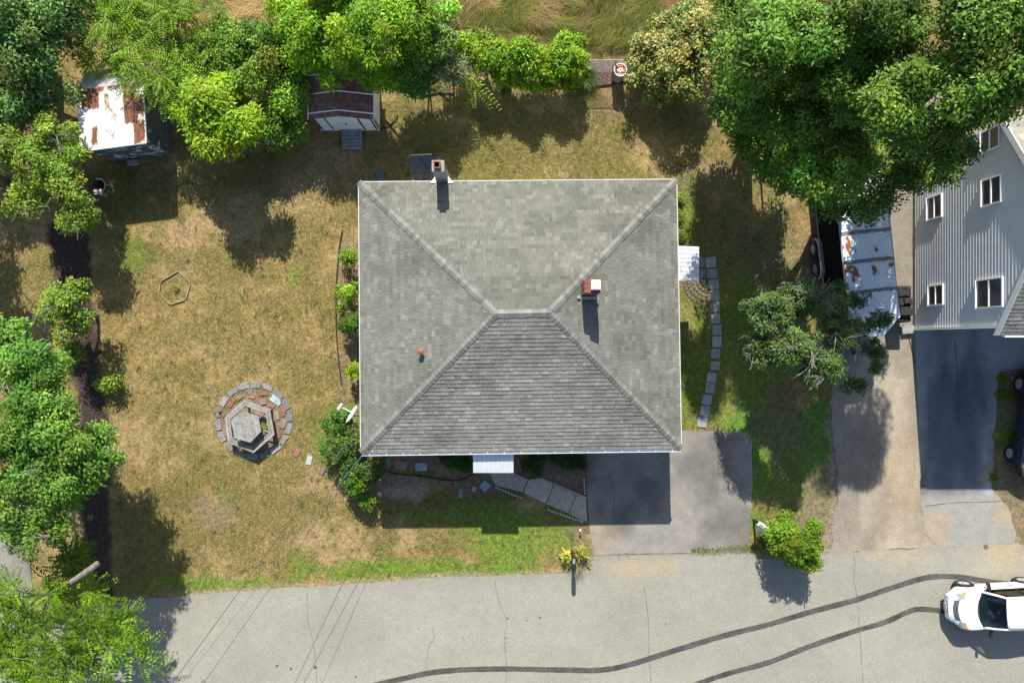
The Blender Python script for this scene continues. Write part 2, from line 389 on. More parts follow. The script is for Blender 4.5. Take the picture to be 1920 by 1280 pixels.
def track_col(x, y):
    px = x*F/H+960; py = 640-y*F/H
    c = np.ones((len(x), 1))*np.array((.315, .27, .20))*(.74+.4*sstep(.3, .68, fbm(x*.9, y*.6, 7))[:, None]+.3*(fbm(x*3.2, y*2.4, 17)[:, None]-.5))
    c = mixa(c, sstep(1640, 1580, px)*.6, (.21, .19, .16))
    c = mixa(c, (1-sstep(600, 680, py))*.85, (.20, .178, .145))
    t = 1-sstep(.3, 1.2, np.hypot((px-1690)/40, (py-900)/130)+(fbm(x*1.5, y*1.5, 4)-.5)); c = mixa(c, t*.5, (.33, .25, .16))
    return c
road = sheet('road', ROAD, .012, m_road, road_col, .35, .06, 1)
drive = sheet('driveway', DRIVE, .016, m_drive, drive_col, .2, .055, 2)
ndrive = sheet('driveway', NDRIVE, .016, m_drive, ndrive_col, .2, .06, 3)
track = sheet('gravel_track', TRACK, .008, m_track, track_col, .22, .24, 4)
wdrive = sheet('driveway', pp((-500, 990), (30, 985), (55, 1040), (62, 1110), (60, 1145), (-500, 1160)), .016, m_drive, drive_col, .3, .05, 6)

def _drive_marks():
    for pts in (((1148, 905), (1152, 930), (1150, 955), (1158, 976)), ((1112, 1041), (1180, 1038), (1250, 1037), (1300, 1036)), ((1190, 958), (1203, 944), (1213, 937)), ((1345, 820), (1347, 880), (1342, 930))):
        ribbon(pp(*pts), .022, .0205, jit=.6).build('crack', m_crack2, drive)
    for pts in (((1735, 948), (1790, 942), (1850, 940), (1885, 938)), ((1790, 640), (1795, 720), (1792, 790))):
        ribbon(pp(*pts), .025, .0205, jit=.6).build('crack', m_crack2, ndrive)
def ribbon(pts, wid, z, n=60, jit=.1):
    P = [Vector(p) for p in pts]; out = []
    for i in range(len(P)-1):
        p0, p1, p2, p3 = P[max(i-1, 0)], P[i], P[i+1], P[min(i+2, len(P)-1)]
        for k in range(8):
            t = k/8; out.append(.5*((2*p1)+(p2-p0)*t+(2*p0-5*p1+4*p2-p3)*t*t+(3*p1-p0-3*p2+p3)*t**3))
    out.append(P[-1]); m = MB(); vs = []
    for i, p in enumerate(out):
        d = (out[min(i+1, len(out)-1)]-out[max(i-1, 0)]).normalized(); s = Vector((-d.y, d.x))
        ww = wid*(1+random.uniform(-jit, jit))/2
        vs += [(p.x+s.x*ww, p.y+s.y*ww, z), (p.x-s.x*ww, p.y-s.y*ww, z)]
    m.add(vs, [(2*i+1, 2*i+3, 2*i+2, 2*i) for i in range(len(out)-1)]); return m
ribbon(pp((690, 1286), (760, 1270), (815, 1259), (880, 1254), (960, 1253), (1060, 1255), (1125, 1255), (1180, 1245), (1260, 1220), (1360, 1190), (1440, 1170), (1520, 1146), (1600, 1125), (1660, 1105), (1720, 1086), (1755, 1080), (1800, 1081), (1850, 1089), (1905, 1096)), .22, .0165, jit=.07).build('tyre_mark', m_mark, road)
ribbon(pp((1290, 1287), (1360, 1263), (1440, 1241), (1520, 1210), (1600, 1183), (1660, 1165), (1700, 1147), (1725, 1141), (1770, 1145), (1800, 1150)), .21, .0165, jit=.07).build('tyre_mark', m_mark, road)
for pts in (((928, 1085), (930, 1105), (937, 1130), (944, 1148), (950, 1165), (946, 1200), (950, 1250), (948, 1280)), ((1207, 1098), (1212, 1130), (1216, 1170), (1217, 1230), (1221, 1285)),
            ((1601, 1040), (1603, 1065), (1601, 1080), (1610, 1150), (1613, 1200), (1618, 1285)), ((576, 1110), (577, 1160), (587, 1200), (592, 1240), (594, 1280)), ((810, 1175), (814, 1195), (803, 1215), (800, 1260))):
    ribbon(pp(*pts), .028, .0163, jit=.5).build('crack', m_crack, road)
m_crack2 = M('crack_dark', (.09, .085, .075), .95, .2, 5)
_drive_marks()
for px, py, r in ((591, 1250, 3), (546, 1253, 2.2), (520, 1247, 2), (952, 1158, 1.5), (784, 1177, 1.3), (1248, 1169, 1.4), (950, 1195, 1.2), (1012, 1157, 1.8), (988, 1162, 1.4), (667, 1268, 1.8), (870, 1196, 1.2)):
    c = G(px, py); b = MB(); b.prism([(c.x+r*.024*math.cos(t)*random.uniform(.7, 1.3), c.y+r*.024*math.sin(t)*random.uniform(.7, 1.3)) for t in np.linspace(0, 6.28, 9)[:-1]], .0126, .0166); b.build('oil_spot', m_mark, road)

# ------------------------------------------------------------------ main house
EZ = 2.82
def eave(px, py): return G(px, py, EZ)
cTL, cTR, cBR, cBL = eave(673, 342), eave(1268, 337), eave(1277, 840), eave(677, 848)
RZ = 4.5
rL, rR = G(930, 588, RZ), G(1030, 586, RZ)
house = thing('bungalow', 'low house with large grey shingled hip roof, two chimneys, beside the road', 'house', (0.35, .85, 0))
mb = MB()
wl, wr, wb, wt = -5.15, 5.8, -3.75, 5.4
mb.prism([(wl, wb), (wr, wb), (wr, wt), (wl, wt)], -.02, EZ-.12); mb.build('wall', m_siding_main, house)
mb = MB(); dn = Vector((0, 0, .03))
base = [cBL, cBR, cTR, cTL]
mb.add([p-Vector((0, 0, .14)) for p in base]+[p-dn for p in base]+[rL-dn, rR-dn],
       [(3, 2, 1, 0), (0, 1, 5, 4), (1, 2, 6, 5), (2, 3, 7, 6), (3, 0, 4, 7), (4, 5, 9, 8), (6, 7, 8, 9), (5, 6, 9), (7, 4, 8)])
roof = mb.build('roof', m_deck, house)
shp = []            # shingles: (area, verts, faces, colour)
def slope(A, B, C, D, tone, warm=1.0, seed=0, expo=.147, thick=.015, dark=None):
    """A,B eave corners left to right seen from outside, C above B, D above A (may coincide)."""
    r = random.Random(seed); u = (B-A).normalized(); n = u.cross((D-A)).normalized()
    if n.z < 0: n = -n
    v = n.cross(u); v = v if v.z > 0 else -v
    vmax = (D-A).dot(v); lt = (D-A).dot(u); rt = (C-A).dot(u); wid = (B-A).dot(u)
    rows = int(vmax/expo); e = vmax/rows
    for i in range(rows):
        v0, v1 = i*e, min((i+1)*e+.012, vmax)
        L = lambda q: lt*q/vmax
        R = lambda q: wid+(rt-wid)*q/vmax
        a = L(v0)-r.uniform(0, .3); rowt = r.uniform(.96, 1.04)
        while a < R(v0):
            b = a+r.choice((.11, .14, .17, .2, .23, .28))
            x0, x1, x2, x3 = max(a, L(v0)), min(b, R(v0)), min(b, R(v1)), max(a, L(v1))
            if x1-x0 > .02:
                if x2 < x3: x2 = x3 = (x2+x3)/2
                t = thick*r.uniform(.75, 1.25); g = .004
                P = lambda s, q, h: A+u*s+v*q+n*h
                g0 = .003
                vs = [P(x0+g0, v0, -.004), P(x1-g0, v0, -.004), P(x2-g0, v1, 0), P(x3+g0, v1, 0), P(x0+g0, v0, t), P(x1-g0, v0, t), P(x2-g0, v1, g), P(x3+g0, v1, g)]
                k = tone*rowt*r.choice((.84, .9, .94, .97, 1, 1, 1.02, 1.05, 1.1, 1.24))
                if dark: k *= dark((A+u*(x0+x1)/2+v*(v0+v1)/2))
                col = (k*warm, k, k*.84/warm**.5)
                shp.append((e*(x1-x0+x2-x3)/2, vs, [(4, 5, 6, 7), (0, 1, 5, 4), (1, 2, 6, 5), (3, 0, 4, 7)], col))
            a = b
def patchy(p): return 1-.2*float(sstep(.52, .68, fbm(np.array([p.x*.55]), np.array([p.y*.9]), 21))[0])
slope(cTR, cTL, rL, rR, .156, 1.0, 1, dark=patchy); slope(cBL, cBR, rR, rL, .225, 1.0, 2, dark=patchy, thick=.024)  # tone varies by slope, light balance put into colour: north darker, south lighter
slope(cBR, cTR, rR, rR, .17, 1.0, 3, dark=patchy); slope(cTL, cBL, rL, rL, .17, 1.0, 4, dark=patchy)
shp.sort(key=lambda s: -s[0])
for a, vs, fs, c in shp[:300]: MB().add(vs, fs, c).build('shingle', m_shingle, roof)
mb = MB()
for a, vs, fs, c in shp[300:]: mb.add(vs, fs, c)
o = mb.build('shingle_field', m_shingle, roof); o['kind'] = 'stuff'
def caps(P, Q, nl, nr, seed, tone=.178):        # P low, Q high; nl/nr: in-slope directions to either side
    r = random.Random(seed); d = Q-P; L = d.length; d.normalize(); n = max(2, int(L/.15)); up = (nl.cross(d)); up = up if up.z > 0 else -up
    for i in range(n):
        a, b = P+d*(i*L/n-.01), P+d*((i+1)*L/n+.03); hw = .135*r.uniform(.9, 1.1); k = tone*r.choice((.8, .92, 1, 1.05, 1.2)); z0, z1 = .038, .022
        zz = Vector((0, 0, 1)); vs = []
        for p, h in ((a, z0), (b, z1)): vs += [p+nl*hw+zz*h, p+zz*(h+.012), p+nr*hw+zz*h]
        for p in (a,): vs += [p+nl*hw, p, p+nr*hw]
        MB().add(vs, [(0, 1, 4, 3), (1, 2, 5, 4), (6, 7, 1, 0), (7, 8, 2, 1)], (k, k*.99, k*.88)).build('ridge_cap', m_shingle, roof)
def inslope(P, Q, other):                       # unit vector in the plane of P,Q,other, square to PQ
    d = (Q-P).normalized(); w_ = other-P; w_ = w_-d*w_.dot(d); return w_.normalized()
caps(cTL, rL, inslope(cTL, rL, cBL), inslope(cTL, rL, cTR), 1); caps(cBL, rL, inslope(cBL, rL, cBR), inslope(cBL, rL, cTL), 2)
caps(cTR, rR, inslope(cTR, rR, cTL), inslope(cTR, rR, cBR), 3); caps(cBR, rR, inslope(cBR, rR, cTR), inslope(cBR, rR, cBL), 4)
caps(rL-Vector((.06, 0, 0)), rR+Vector((.06, 0, 0)), inslope(rL, rR, cBL), inslope(rL, rR, cTR), 5, .2)
# eave trim and gutters
def edge_bar(P, Q, off, wid, zc, hgt, name, mat, par):
    d = (Q-P); L = d.length; ang = math.atan2(d.y, d.x); c = (P+Q)/2+off
    return MB().box((c.x, c.y, zc), (L, wid, hgt), ang).build(name, mat, par)
edge_bar(cTL, cTR, Vector((0, .018, 0)), .032, EZ-.055, .15, 'fascia', m_fascia, house)
edge_bar(cBL, cTL, Vector((-.016, 0, 0)), .03, EZ-.055, .15, 'fascia', m_fascia, house)
edge_bar(cBR, cTR, Vector((.016, 0, 0)), .03, EZ-.055, .15, 'fascia', m_fascia, house)
d = (cBR-cBL); ang = math.atan2(d.y, d.x); gmid = (cBL+cBR)/2+Vector((0, -.07, 0)); gl = d.length
gb = MB(); gb.box((gmid.x, gmid.y-.05, EZ-.06), (gl, .018, .12), ang); gb.box((gmid.x, gmid.y, EZ-.115), (gl, .1, .012), ang); gb.box((gmid.x, gmid.y+.048, EZ-.07), (gl, .012, .1), ang)
gut = gb.build('gutter', m_alu, house)
for i in range(19):
    p = cBL+d*((i+.5)/19); MB().box((p.x, p.y-.07, EZ-.012), (.02, .1, .012), ang).build('hanger', m_white, gut)
# chimney against the north wall
c1 = G(821, 328, 4.2); c1b = Vector((c1.x, cTL.y+.26, 0))
ch = MB().box((c1b.x, c1b.y, 2.05), (.4, .36, 4.1)).build('chimney', m_mortar, house); ch['label'] = 'grey outside chimney with clay flue on the rear wall'
b = MB(); b.box((c1b.x, c1b.y, 4.13), (.43, .39, .06)); b.build('crown', m_concrete, ch)
b = MB(); s = .115
for dx, dy, sx, sy in ((-s+.015, 0, .03, .23), (s-.015, 0, .03, .23), (0, -s+.015, .17, .03), (0, s-.015, .17, .03)): b.box((c1b.x+dx-.02, c1b.y+dy, 4.26), (sx, sy, .2))
b.build('flue', m_clay, ch); MB().box((c1b.x-.02, c1b.y, 4.18), (.165, .165, .02)).build('flue_floor', m_flue_floor, ch)  # very dark brown plate set inside the flue opening
b = MB(); b.prism([(c1b.x-.42, c1b.y-.3), (c1b.x-.23, c1b.y-.3), (c1b.x-.23, c1b.y-.05)], EZ+.05, EZ+.07); b.prism([(c1b.x+.42, c1b.y-.3), (c1b.x+.23, c1b.y-.3), (c1b.x+.23, c1b.y-.05)], EZ+.05, EZ+.07); b.build('flashing', m_white, ch)
# brick chimney on the east slope
c2 = G(1111, 536, 5.2); zb = 3.8
ch2 = MB().box((c2.x, c2.y, 4.4), (.5, .46, 1.5)).build('chimney', m_mortar, house); ch2['label'] = 'red brick chimney with white metal cap on the right slope'
for kz in range(19):
    z = 3.72+kz*.078; o = .11*(kz % 2)
    for sd in range(4):
        w2 = .5 if sd % 2 == 0 else .46
        n = 3
        b = MB()
        for j in range(n):
            t = -w2/2+(j+.5)*w2/n+(o-.055)*.5; t = max(-w2/2+.09, min(w2/2-.09, t))
            if sd == 0: b.box((c2.x+t, c2.y-.235, z), (w2/n-.018, .02, .064))
            elif sd == 2: b.box((c2.x+t, c2.y+.235, z), (w2/n-.018, .02, .064))
            elif sd == 1: b.box((c2.x+.255, c2.y+t, z), (.02, w2/n-.018, .064))
            else: b.box((c2.x-.255, c2.y+t, z), (.02, w2/n-.018, .064))
        if kz == 0 and sd == 0: allb = MB()
        allb.add(b.v, b.f)
o = allb.build('brick_facing', m_brick, ch2); o['kind'] = 'stuff'
for i in range(3):
    for j in range(3):
        MB().box((c2.x-.167+i*.167, c2.y-.153+j*.153, 5.175), (.155, .141, .05)).build('brick', m_brick, ch2)
b = MB(); b.box((c2.x+.09, c2.y+.02, 5.28), (.2, .2, .16)); b.build('flue', m_galv, ch2)
b = MB(); b.lathe([(.22, 0), (.22, .02), (.13, .05), (0, .06)], (c2.x+.09, c2.y+.02, 5.37), 4, Matrix.Rotation(math.pi/4, 3, 'Z')); b.lathe([(.02, 0), (0, .03)], (c2.x+.09, c2.y+.02, 5.43), 8); b.build('cap', m_white, ch2)
b = MB(); b.box((c2.x-.36, c2.y-.3, 4.22), (.12, .1, .02), .3); b.box((c2.x, c2.y-.33, 4.1), (.7, .1, .02)); b.build('flashing', m_galv, ch2)
# plumbing vent
v1 = G(788, 659, 3.9)
vp = MB().lathe([(.055, -.5), (.055, .35)], (v1.x, v1.y, 3.45), 12).build('vent_pipe', m_terracotta, house)
MB().lathe([(.1, 0), (.115, .03), (.1, .07), (0, .1)], (v1.x, v1.y, 3.8), 14).build('cap', m_terracotta, vp)
MB().box((v1.x-.03, v1.y+.03, 3.53), (.26, .26, .015), 0, Matrix.Rotation(-.31, 3, 'Y')).build('flashing', M('flashing_tan', (.6, .5, .4), .6), vp)
# awnings: ribbed aluminium, scalloped edge
def awning(name_label, P0, P1, out, z0, z1, n):
    """P0-P1 wall line, out: outward vector, z0 at wall, z1 at lip."""
    b = MB(); u = (P1-P0); sub = []
    for i in range(n*6+1):
        t = i/(n*6); h = .018*abs(math.sin(math.pi*i/6)); sc = .05*(1-abs(math.sin(math.pi*i/6)))
        a = P0+u*t; c = a+out
        b.v += [(a.x, a.y, z0+h), (c.x, c.y, z1+h), (c.x+out.normalized().x*.02, c.y+out.normalized().y*.02, z1-.10+sc)]
    for i in range(n*6):
        for j in (0, 1): b.f.append([3*i+j, 3*i+j+1, 3*i+4+j, 3*i+3+j]); b.c.append(None)
    o = b.build('awning', m_alu, house); o['label'] = name_label
    for p in (P0, P1):
        q0 = MB(); q0.add([(p.x, p.y, z0), (p.x+out.x, p.y+out.y, z1), (p.x+out.x, p.y+out.y, z1-.08), (p.x, p.y, z0-.3)], [(0, 1, 2, 3)]); q0.build('side_panel', m_alu, o)
    s = MB(); e = out
    for i in range(1, n*2):
        p = P0+u*(i/(n*2)); s.tube([(p.x, p.y, z0+.02), (p.x+out.x, p.y+out.y, z1+.02)], .006, 4)
    s.build('rib', m_white, o)
    return o
A0, A1 = G(887, 848, 2.55), G(963, 847, 2.55)
awning('white ribbed metal awning over the front door', Vector((A0.x, wb, 0)), Vector((A1.x, wb, 0)), Vector((0, -1.08, 0)), 2.74, 2.42, 9)
B0, B1 = G(1275, 462, 2.4), G(1275, 527, 2.4)
awning('white ribbed metal awning over the side door', Vector((wr, B0.y, 0)), Vector((wr, B1.y, 0)), Vector((1.12, 0, 0)), 2.62, 2.3, 8)
p = G(1286, 525, 2.5)
b = MB(); b.tube([(6.3, p.y, 2.72), (6.72, p.y, 2.62)], .05, 8); b.box((6.76, p.y, 2.55), (.16, .16, .14)); b.build('downspout', m_white, house)
# doors, garage door and windows (only seen from the side)
dm = M('door_paint', (.3, .05, .04), .5)
fd = MB().box((-1.0, wb-.02, 1.15), (.95, .05, 2.05)).build('door', dm, house); MB().box((-.65, wb-.06, 1.1), (.05, .05, .05)).build('handle', m_galv, fd)
sd_ = MB().box((wr+.02, B0.y-.7, 1.15), (.05, .9, 2.05)).build('door', dm, house); MB().box((wr+.06, B0.y-.4, 1.1), (.05, .05, .05)).build('handle', m_galv, sd_)
gd = MB().box((4.3, wb-.02, 1.12), (2.6, .05, 2.2)).build('garage_door', m_white, house)
for i in range(4): MB().box((4.3, wb-.05, .3+i*.55), (2.5, .02, .48)).build('panel', m_white, gd)
for cx, y, ax_ in ((-3.8, wb, 0), (1.2, wb, 0), (-3, wt, 0), (3, wt, 0), (wl, 3, 1), (wl, -1, 1)):
    sy = -1 if (ax_ == 0 and y == wb) or ax_ == 1 else 1
    if ax_ == 0: c = (cx, y+sy*.02, 1.6); sz = (1.2, .06, 1.1); pz = (1.04, .03, .94); pc = (cx, y+sy*.045, 1.6)
    else: c = (cx-.02, y, 1.6); sz = (.06, 1.2, 1.1); pz = (.03, 1.04, .94); pc = (cx-.045, y, 1.6)
    wn = MB().box(c, sz).build('window', m_white, house); MB().box(pc, pz).build('pane', m_winglass, wn)

# ------------------------------------------------------------------ neighbour house on the right
NX = 16.17; ns, nn = .52, 7.3; nez = 5.12; nym = (ns+nn)/2; nrz = nez+(nn-ns)/2*.66; NX2 = 27.0
nh = thing('clapboard_house', 'tall house clad in grey horizontal siding with five white framed windows', 'house', (NX+4, nym, 0))
mb = MB(); P5 = [(ns, -.02), (nn, -.02), (nn, nez), (nym, nrz), (ns, nez)]
mb.add([(NX, y, z) for y, z in P5]+[(NX2, y, z) for y, z in P5], [(0, 1, 2, 3, 4)[::-1], (5, 6, 7, 8, 9), (0, 1, 6, 5), (1, 2, 7, 6), (2, 3, 8, 7), (3, 4, 9, 8), (4, 0, 5, 9)])
nwall = mb.build('wall', M('grey_wall', (.3, .34, .38), .6), nh)
mb = MB(); bd = .158; k = 0; z = .22
while z < nrz-.1:
    z2 = z+bd
    def lim(zz):
        if zz <= nez: return ns, nn
        t = (zz-nez)/(nrz-nez); return ns+(nym-ns)*t, nn-(nn-nym)*t
    (a0, a1), (b0, b1) = lim(z), lim(z2)
    mb.add([(NX-.006, a0, z), (NX-.038, a0, z), (NX-.0382, a0, z+.006), (NX-.006, b0, z2), (NX-.006, a1, z), (NX-.038, a1, z), (NX-.0382, a1, z+.006), (NX-.006, b1, z2)],
           [(0, 4, 5, 1), (1, 5, 6, 2), (2, 6, 7, 3), (0, 1, 2, 3), (7, 6, 5, 4)])
    z = z2
o = mb.build('clapboard', m_siding, nwall); o['kind'] = 'stuff'
mb = MB(); mb.box((NX-.03, ns-.03, 2.57), (.16, .09, 5.1)); mb.build('corner_board', m_white, nh)
mb = MB(); mb.box((NX+.01, nym, .1), (.06, nn-ns, .2)); mb.build('foundation', m_concrete, nh)
for x0, x1, y0, y1 in ((1737, 1765.5, 367, 410.5), (1839, 1877, 332.5, 384), (1837.5, 1874, 241, 282), (1739.5, 1768, 534, 572.5), (1829, 1879.5, 522, 577)):
    z0 = H-(NX-.08)*F/(x0-960); z1 = H-(NX-.08)*F/(x1-960); zm = (z0+z1)/2; km = (H-zm)/F
    ya, yb = (640-y1)*km, (640-y0)*km; yc = (ya+yb)/2; zc = zm; wy = yb-ya; wz = z1-z0; x = NX-.075
    fr = MB(); t = .045
    fr.box((x+.015, yc, z1-t/2), (.07, wy, t)); fr.box((x+.005, yc, z0+t/2), (.09, wy, t)); fr.box((x+.015, ya+t/2, zc), (.07, t, wz-2*t)); fr.box((x+.015, yb-t/2, zc), (.07, t, wz-2*t)); fr.box((x+.01, yc, zc), (.06, wy-2*t, .05))
    win = MB().box((x+.035, yc, zc), (.03, wy-.02, wz-.02)).build('window', m_black, nh)
    fr.build('frame', m_white, win); hw = (wz-2*t-.05)/2
    for s in (-1, 1): MB().box((x+.012, yc, zc+s*(hw/2+.025)), (.012, wy-2*t, hw)).build('pane', m_winglass, win)
# roof with overhang, rake boards and shingles
sg = .66; ov = .32; rx0 = NX-.12
def nroof(y, z, sgn): return y
mb = MB()
R5 = [(ns-ov, nez-ov*sg+.06), (nym, nrz+.06), (nn+ov, nez-ov*sg+.06)]
mb.add([(rx0, y, z) for y, z in R5]+[(NX2+.2, y, z) for y, z in R5]+[(rx0, y, z+.12) for y, z in R5]+[(NX2+.2, y, z+.12) for y, z in R5],
       [(0, 3, 4, 1), (1, 4, 5, 2), (6, 7, 10, 9), (7, 8, 11, 10), (0, 1, 7, 6), (1, 2, 8, 7), (0, 6, 9, 3), (2, 5, 11, 8)])
nr = mb.build('roof', m_deck, nh)
save = shp; shp = []
zz = Vector((0, 0, .135))
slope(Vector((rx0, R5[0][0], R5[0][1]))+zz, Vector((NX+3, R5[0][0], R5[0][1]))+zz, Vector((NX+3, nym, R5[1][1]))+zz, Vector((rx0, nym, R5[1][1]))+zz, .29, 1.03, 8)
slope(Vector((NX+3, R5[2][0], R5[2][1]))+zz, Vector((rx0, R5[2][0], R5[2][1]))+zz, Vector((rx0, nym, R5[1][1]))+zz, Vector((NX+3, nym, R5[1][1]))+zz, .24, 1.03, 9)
near = sorted(shp, key=lambda s: s[1][0].x)
for a, vs, fs, c in near[:110]: MB().add(vs, fs, c).build('shingle', m_shingle, nr)
mb = MB()
for a, vs, fs, c in near[110:]: mb.add(vs, fs, c)
o = mb.build('shingle_field', m_shingle, nr); o['kind'] = 'stuff'
shp = save
for (y0, z0), (y1, z1) in ((R5[0], R5[1]), (R5[2], R5[1])):
    mb = MB(); mb.add([(rx0-.03, y0, z0-.1), (rx0-.03, y1, z1-.1), (rx0-.03, y1, z1+.15), (rx0-.03, y0, z0+.15), (rx0, y0, z0-.1), (rx0, y1, z1-.1), (rx0, y1, z1+.15), (rx0, y0, z0+.15)],
                      [(0, 1, 2, 3), (7, 6, 5, 4), (0, 4, 5, 1), (2, 6, 7, 3), (0, 3, 7, 4)]); mb.build('rake_board', m_white, nh)
MB().box(((rx0+NX2)/2+.2, ns-ov-.03, R5[0][1]+.07), (NX2-rx0, .06, .14)).build('fascia', m_white, nh)

# ------------------------------------------------------------------ rusty white roofed shed
def S1(px, py, z): return G(px, py, z)
fe, re, be = 2.02, 2.14, 1.7
fl, fr_ = S1(152, 281, fe), S1(273, 265, fe)
rl, rr = S1(146, 166, re), S1(266, 156, re)
ux = (fr_-fl); ux.z = 0; uw = ux.length; ux.normalize(); uy = ((rl-fl)+(rr-fr_))/2; uy.z = 0; dep = uy.length; uy.normalize()
fl0 = Vector((fl.x, fl.y, 0)); bdp = dep+.75
def L1(a, b, z): return fl0+ux*a+uy*b+Vector((0, 0, z))
shed = thing('metal_shed', 'dark blue shed with rusty white metal roof in the corner among trees', 'shed', L1(uw/2, bdp/2, 0))
def wallgrid(P, Q, zt, name, par, lab=None, nchip=0, ztop2=None):   # P,Q ground points; painted metal with chipped spots
    n, m_ = max(2, int((Q-P).length/.03)), int(zt/.03); vs = []; cs = []
    s = random.random()*50
    for j in range(m_+1):
        for i in range(n+1):
            t = i/n; zz_ = j/m_*(zt if ztop2 is None else zt+(ztop2-zt)*t); p = P+(Q-P)*t
            vs.append((p.x, p.y, zz_)); q = fbm(np.array([t*n*.03*5+s]), np.array([zz_*5.]), 6)[0]; big = fbm(np.array([t*n*.03*1.2+s]), np.array([zz_*1.5]), 8)[0]
            hit = q > (.68-.1*nchip) and big > .52-.05*nchip
            cs.append((.5, .52, .53) if hit else (.075, .10, .125))
    idx_ = np.arange((n+1)*(m_+1)).reshape(m_+1, n+1)
    q_ = np.stack([idx_[:-1, :-1], idx_[:-1, 1:], idx_[1:, 1:], idx_[1:, :-1]], -1).reshape(-1)
    return npmesh(name, np.array(vs), q_, 4, np.array(cs), m_navy, par)
ins = .06
c00, c10, c11, c01 = L1(ins, ins, 0), L1(uw-ins, ins, 0), L1(uw-ins, bdp-ins, 0), L1(ins, bdp-ins, 0)
fw = wallgrid(c00, c10, fe-.02, 'wall', shed, nchip=1.1)
wallgrid(c10, L1(uw-ins, dep, 0), fe-.02, 'wall', shed, nchip=.4, ztop2=re-.03); wallgrid(L1(uw-ins, dep, 0), c11, re-.03, 'wall', shed, ztop2=be)
wallgrid(c11, c01, be, 'wall', shed); wallgrid(c01, L1(ins, dep, 0), be, 'wall', shed, ztop2=re-.03); wallgrid(L1(ins, dep, 0), c00, re-.03, 'wall', shed, ztop2=fe-.02)
def shed_roof(P, u, v, wid, z0, z1, ln, rustfn, name, par):
    n, m_ = int(wid/.02), int(ln/.025); vs = []; uvs = []
    a = np.linspace(0, wid, n+1); b_ = np.linspace(0, ln, m_+1); A_, B_ = np.meshgrid(a, b_)
    rib = .010*(np.abs(((A_/.2) % 1)-.5) < .16)
    pos = np.array(P)[None, None, :]+A_[..., None]*np.array(u)+B_[..., None]*np.array(v); pos[..., 2] = z0+(z1-z0)*B_/ln+rib
    c = rustfn(A_, B_, A_/wid, B_/ln)
    idx_ = np.arange((n+1)*(m_+1)).reshape(m_+1, n+1)
    q_ = np.stack([idx_[:-1, :-1], idx_[:-1, 1:], idx_[1:, 1:], idx_[1:, :-1]], -1).reshape(-1)
    return npmesh(name, pos.reshape(-1, 3), q_, 4, c.reshape(-1, 3), m_metalroof, par)
def rust1(A_, B_, a, b_):
    n = fbm(A_*5, B_*3.2, 31, 5); s = fbm(A_*14, B_*5, 33, 4)
    def zone(x0, x1, y0, y1): return np.minimum.reduce([sstep(x0-.05, x0+.02, a), 1-sstep(x1-.02, x1+.04, a), sstep(y0-.1, y0+.08, b_), 1-sstep(y1-.06, y1+.1, b_)])
    r = np.maximum.reduce([zone(.07, .32, .66, 1.2)*1.15, zone(.7, .86, .36, 1.2)*1.2, zone(.82, .98, .0, .78)*.85, zone(.3, 1, .92, 1.2)*.9, zone(.4, .48, .6, .9)*.6, zone(.2, .27, .05, .36)*.8, zone(.08, .11, .08, .26)*.8, zone(.5, .58, .15, .55)*.45, zone(0, 1, 0, 1)*.33])
    t = sstep(.43, .58, r*.55+n*.5+(s-.5)*.35-.12)
    white = np.ones(A_.shape+(3,))*np.array((.64, .64, .63)); white = white*(.93+.1*n[..., None])
    rust = np.array((.16, .062, .028))*(.6+1.1*s[..., None]); yel = np.array((.42, .31, .17))
    y_ = sstep(.38, .5, r*.55+n*.5-.1)*(1-t)
    return white*(1-t-y_*.6)[..., None]+rust*t[..., None]+yel*(y_*.6)[..., None]
shed_roof(L1(-.04, -.06, 0), ux, uy, uw+.08, fe, re, dep+.06, rust1, 'roof', shed)
shed_roof(L1(-.0, dep, 0), ux, uy, uw-.05, re-.02, be-.03, .85, lambda A_, B_, a, b_: np.ones(A_.shape+(3,))*np.array((.36, .36, .35))*(.45+fbm(A_*3, B_*3, 5))[..., None], 'rear_roof', shed)
def bar_on(pts, w_, t_, name, mat, par):
    b_ = MB(); b_.tube(pts, w_, 4); return b_.build(name, mat, par)
offf = -uy*.012
door = MB(); dx0, dx1 = uw*.30, uw*.62
for a0, a1, z0, z1 in ((dx0, dx0, .05, 1.9), (dx1, dx1, .05, 1.9)): door.tube([L1(a0, ins-.012, z0), L1(a1, ins-.012, z1)], .016, 4)
door.tube([L1(dx0, ins-.012, 1.9), L1(dx1, ins-.012, 1.9)], .012, 4)
dr = door.build('door', M('pale_line', (.22, .25, .27), .6), shed)
lv = MB()
for i in range(6): lv.tube([L1(dx0+.12, ins-.015, 1.25+i*.07), L1(dx1-.14, ins-.015, 1.25+i*.07)], .011, 4)
lv.tube([L1(dx0+.12, ins-.015, 1.25), L1(dx0+.12, ins-.015, 1.6)], .011, 4); lv.tube([L1(dx1-.14, ins-.015, 1.25), L1(dx1-.14, ins-.015, 1.6)], .011, 4)
lv.build('vent_louvre', M('louvre', (.4, .42, .43), .6), dr)
MB().box(L1(dx1-.05, ins-.03, 1.0), (.04, .05, .12)).build('handle', m_galv, dr)
bar_on([L1(-.04, -.07, fe-.01), L1(uw+.04, -.07, fe-.01)], .025, .02, 'eave_trim', m_white, shed)
bar_on([L1(uw+.05, -.06, fe), L1(uw+.05, dep, re)], .022, .02, 'eave_trim', m_galv, shed)
st = G(252, 306); o = MB().box((st.x, st.y, .08), (.42, .2, .16), .1).build('concrete_block', m_concrete); tag(o, 'grey concrete block used as step before the dark blue shed', 'block')

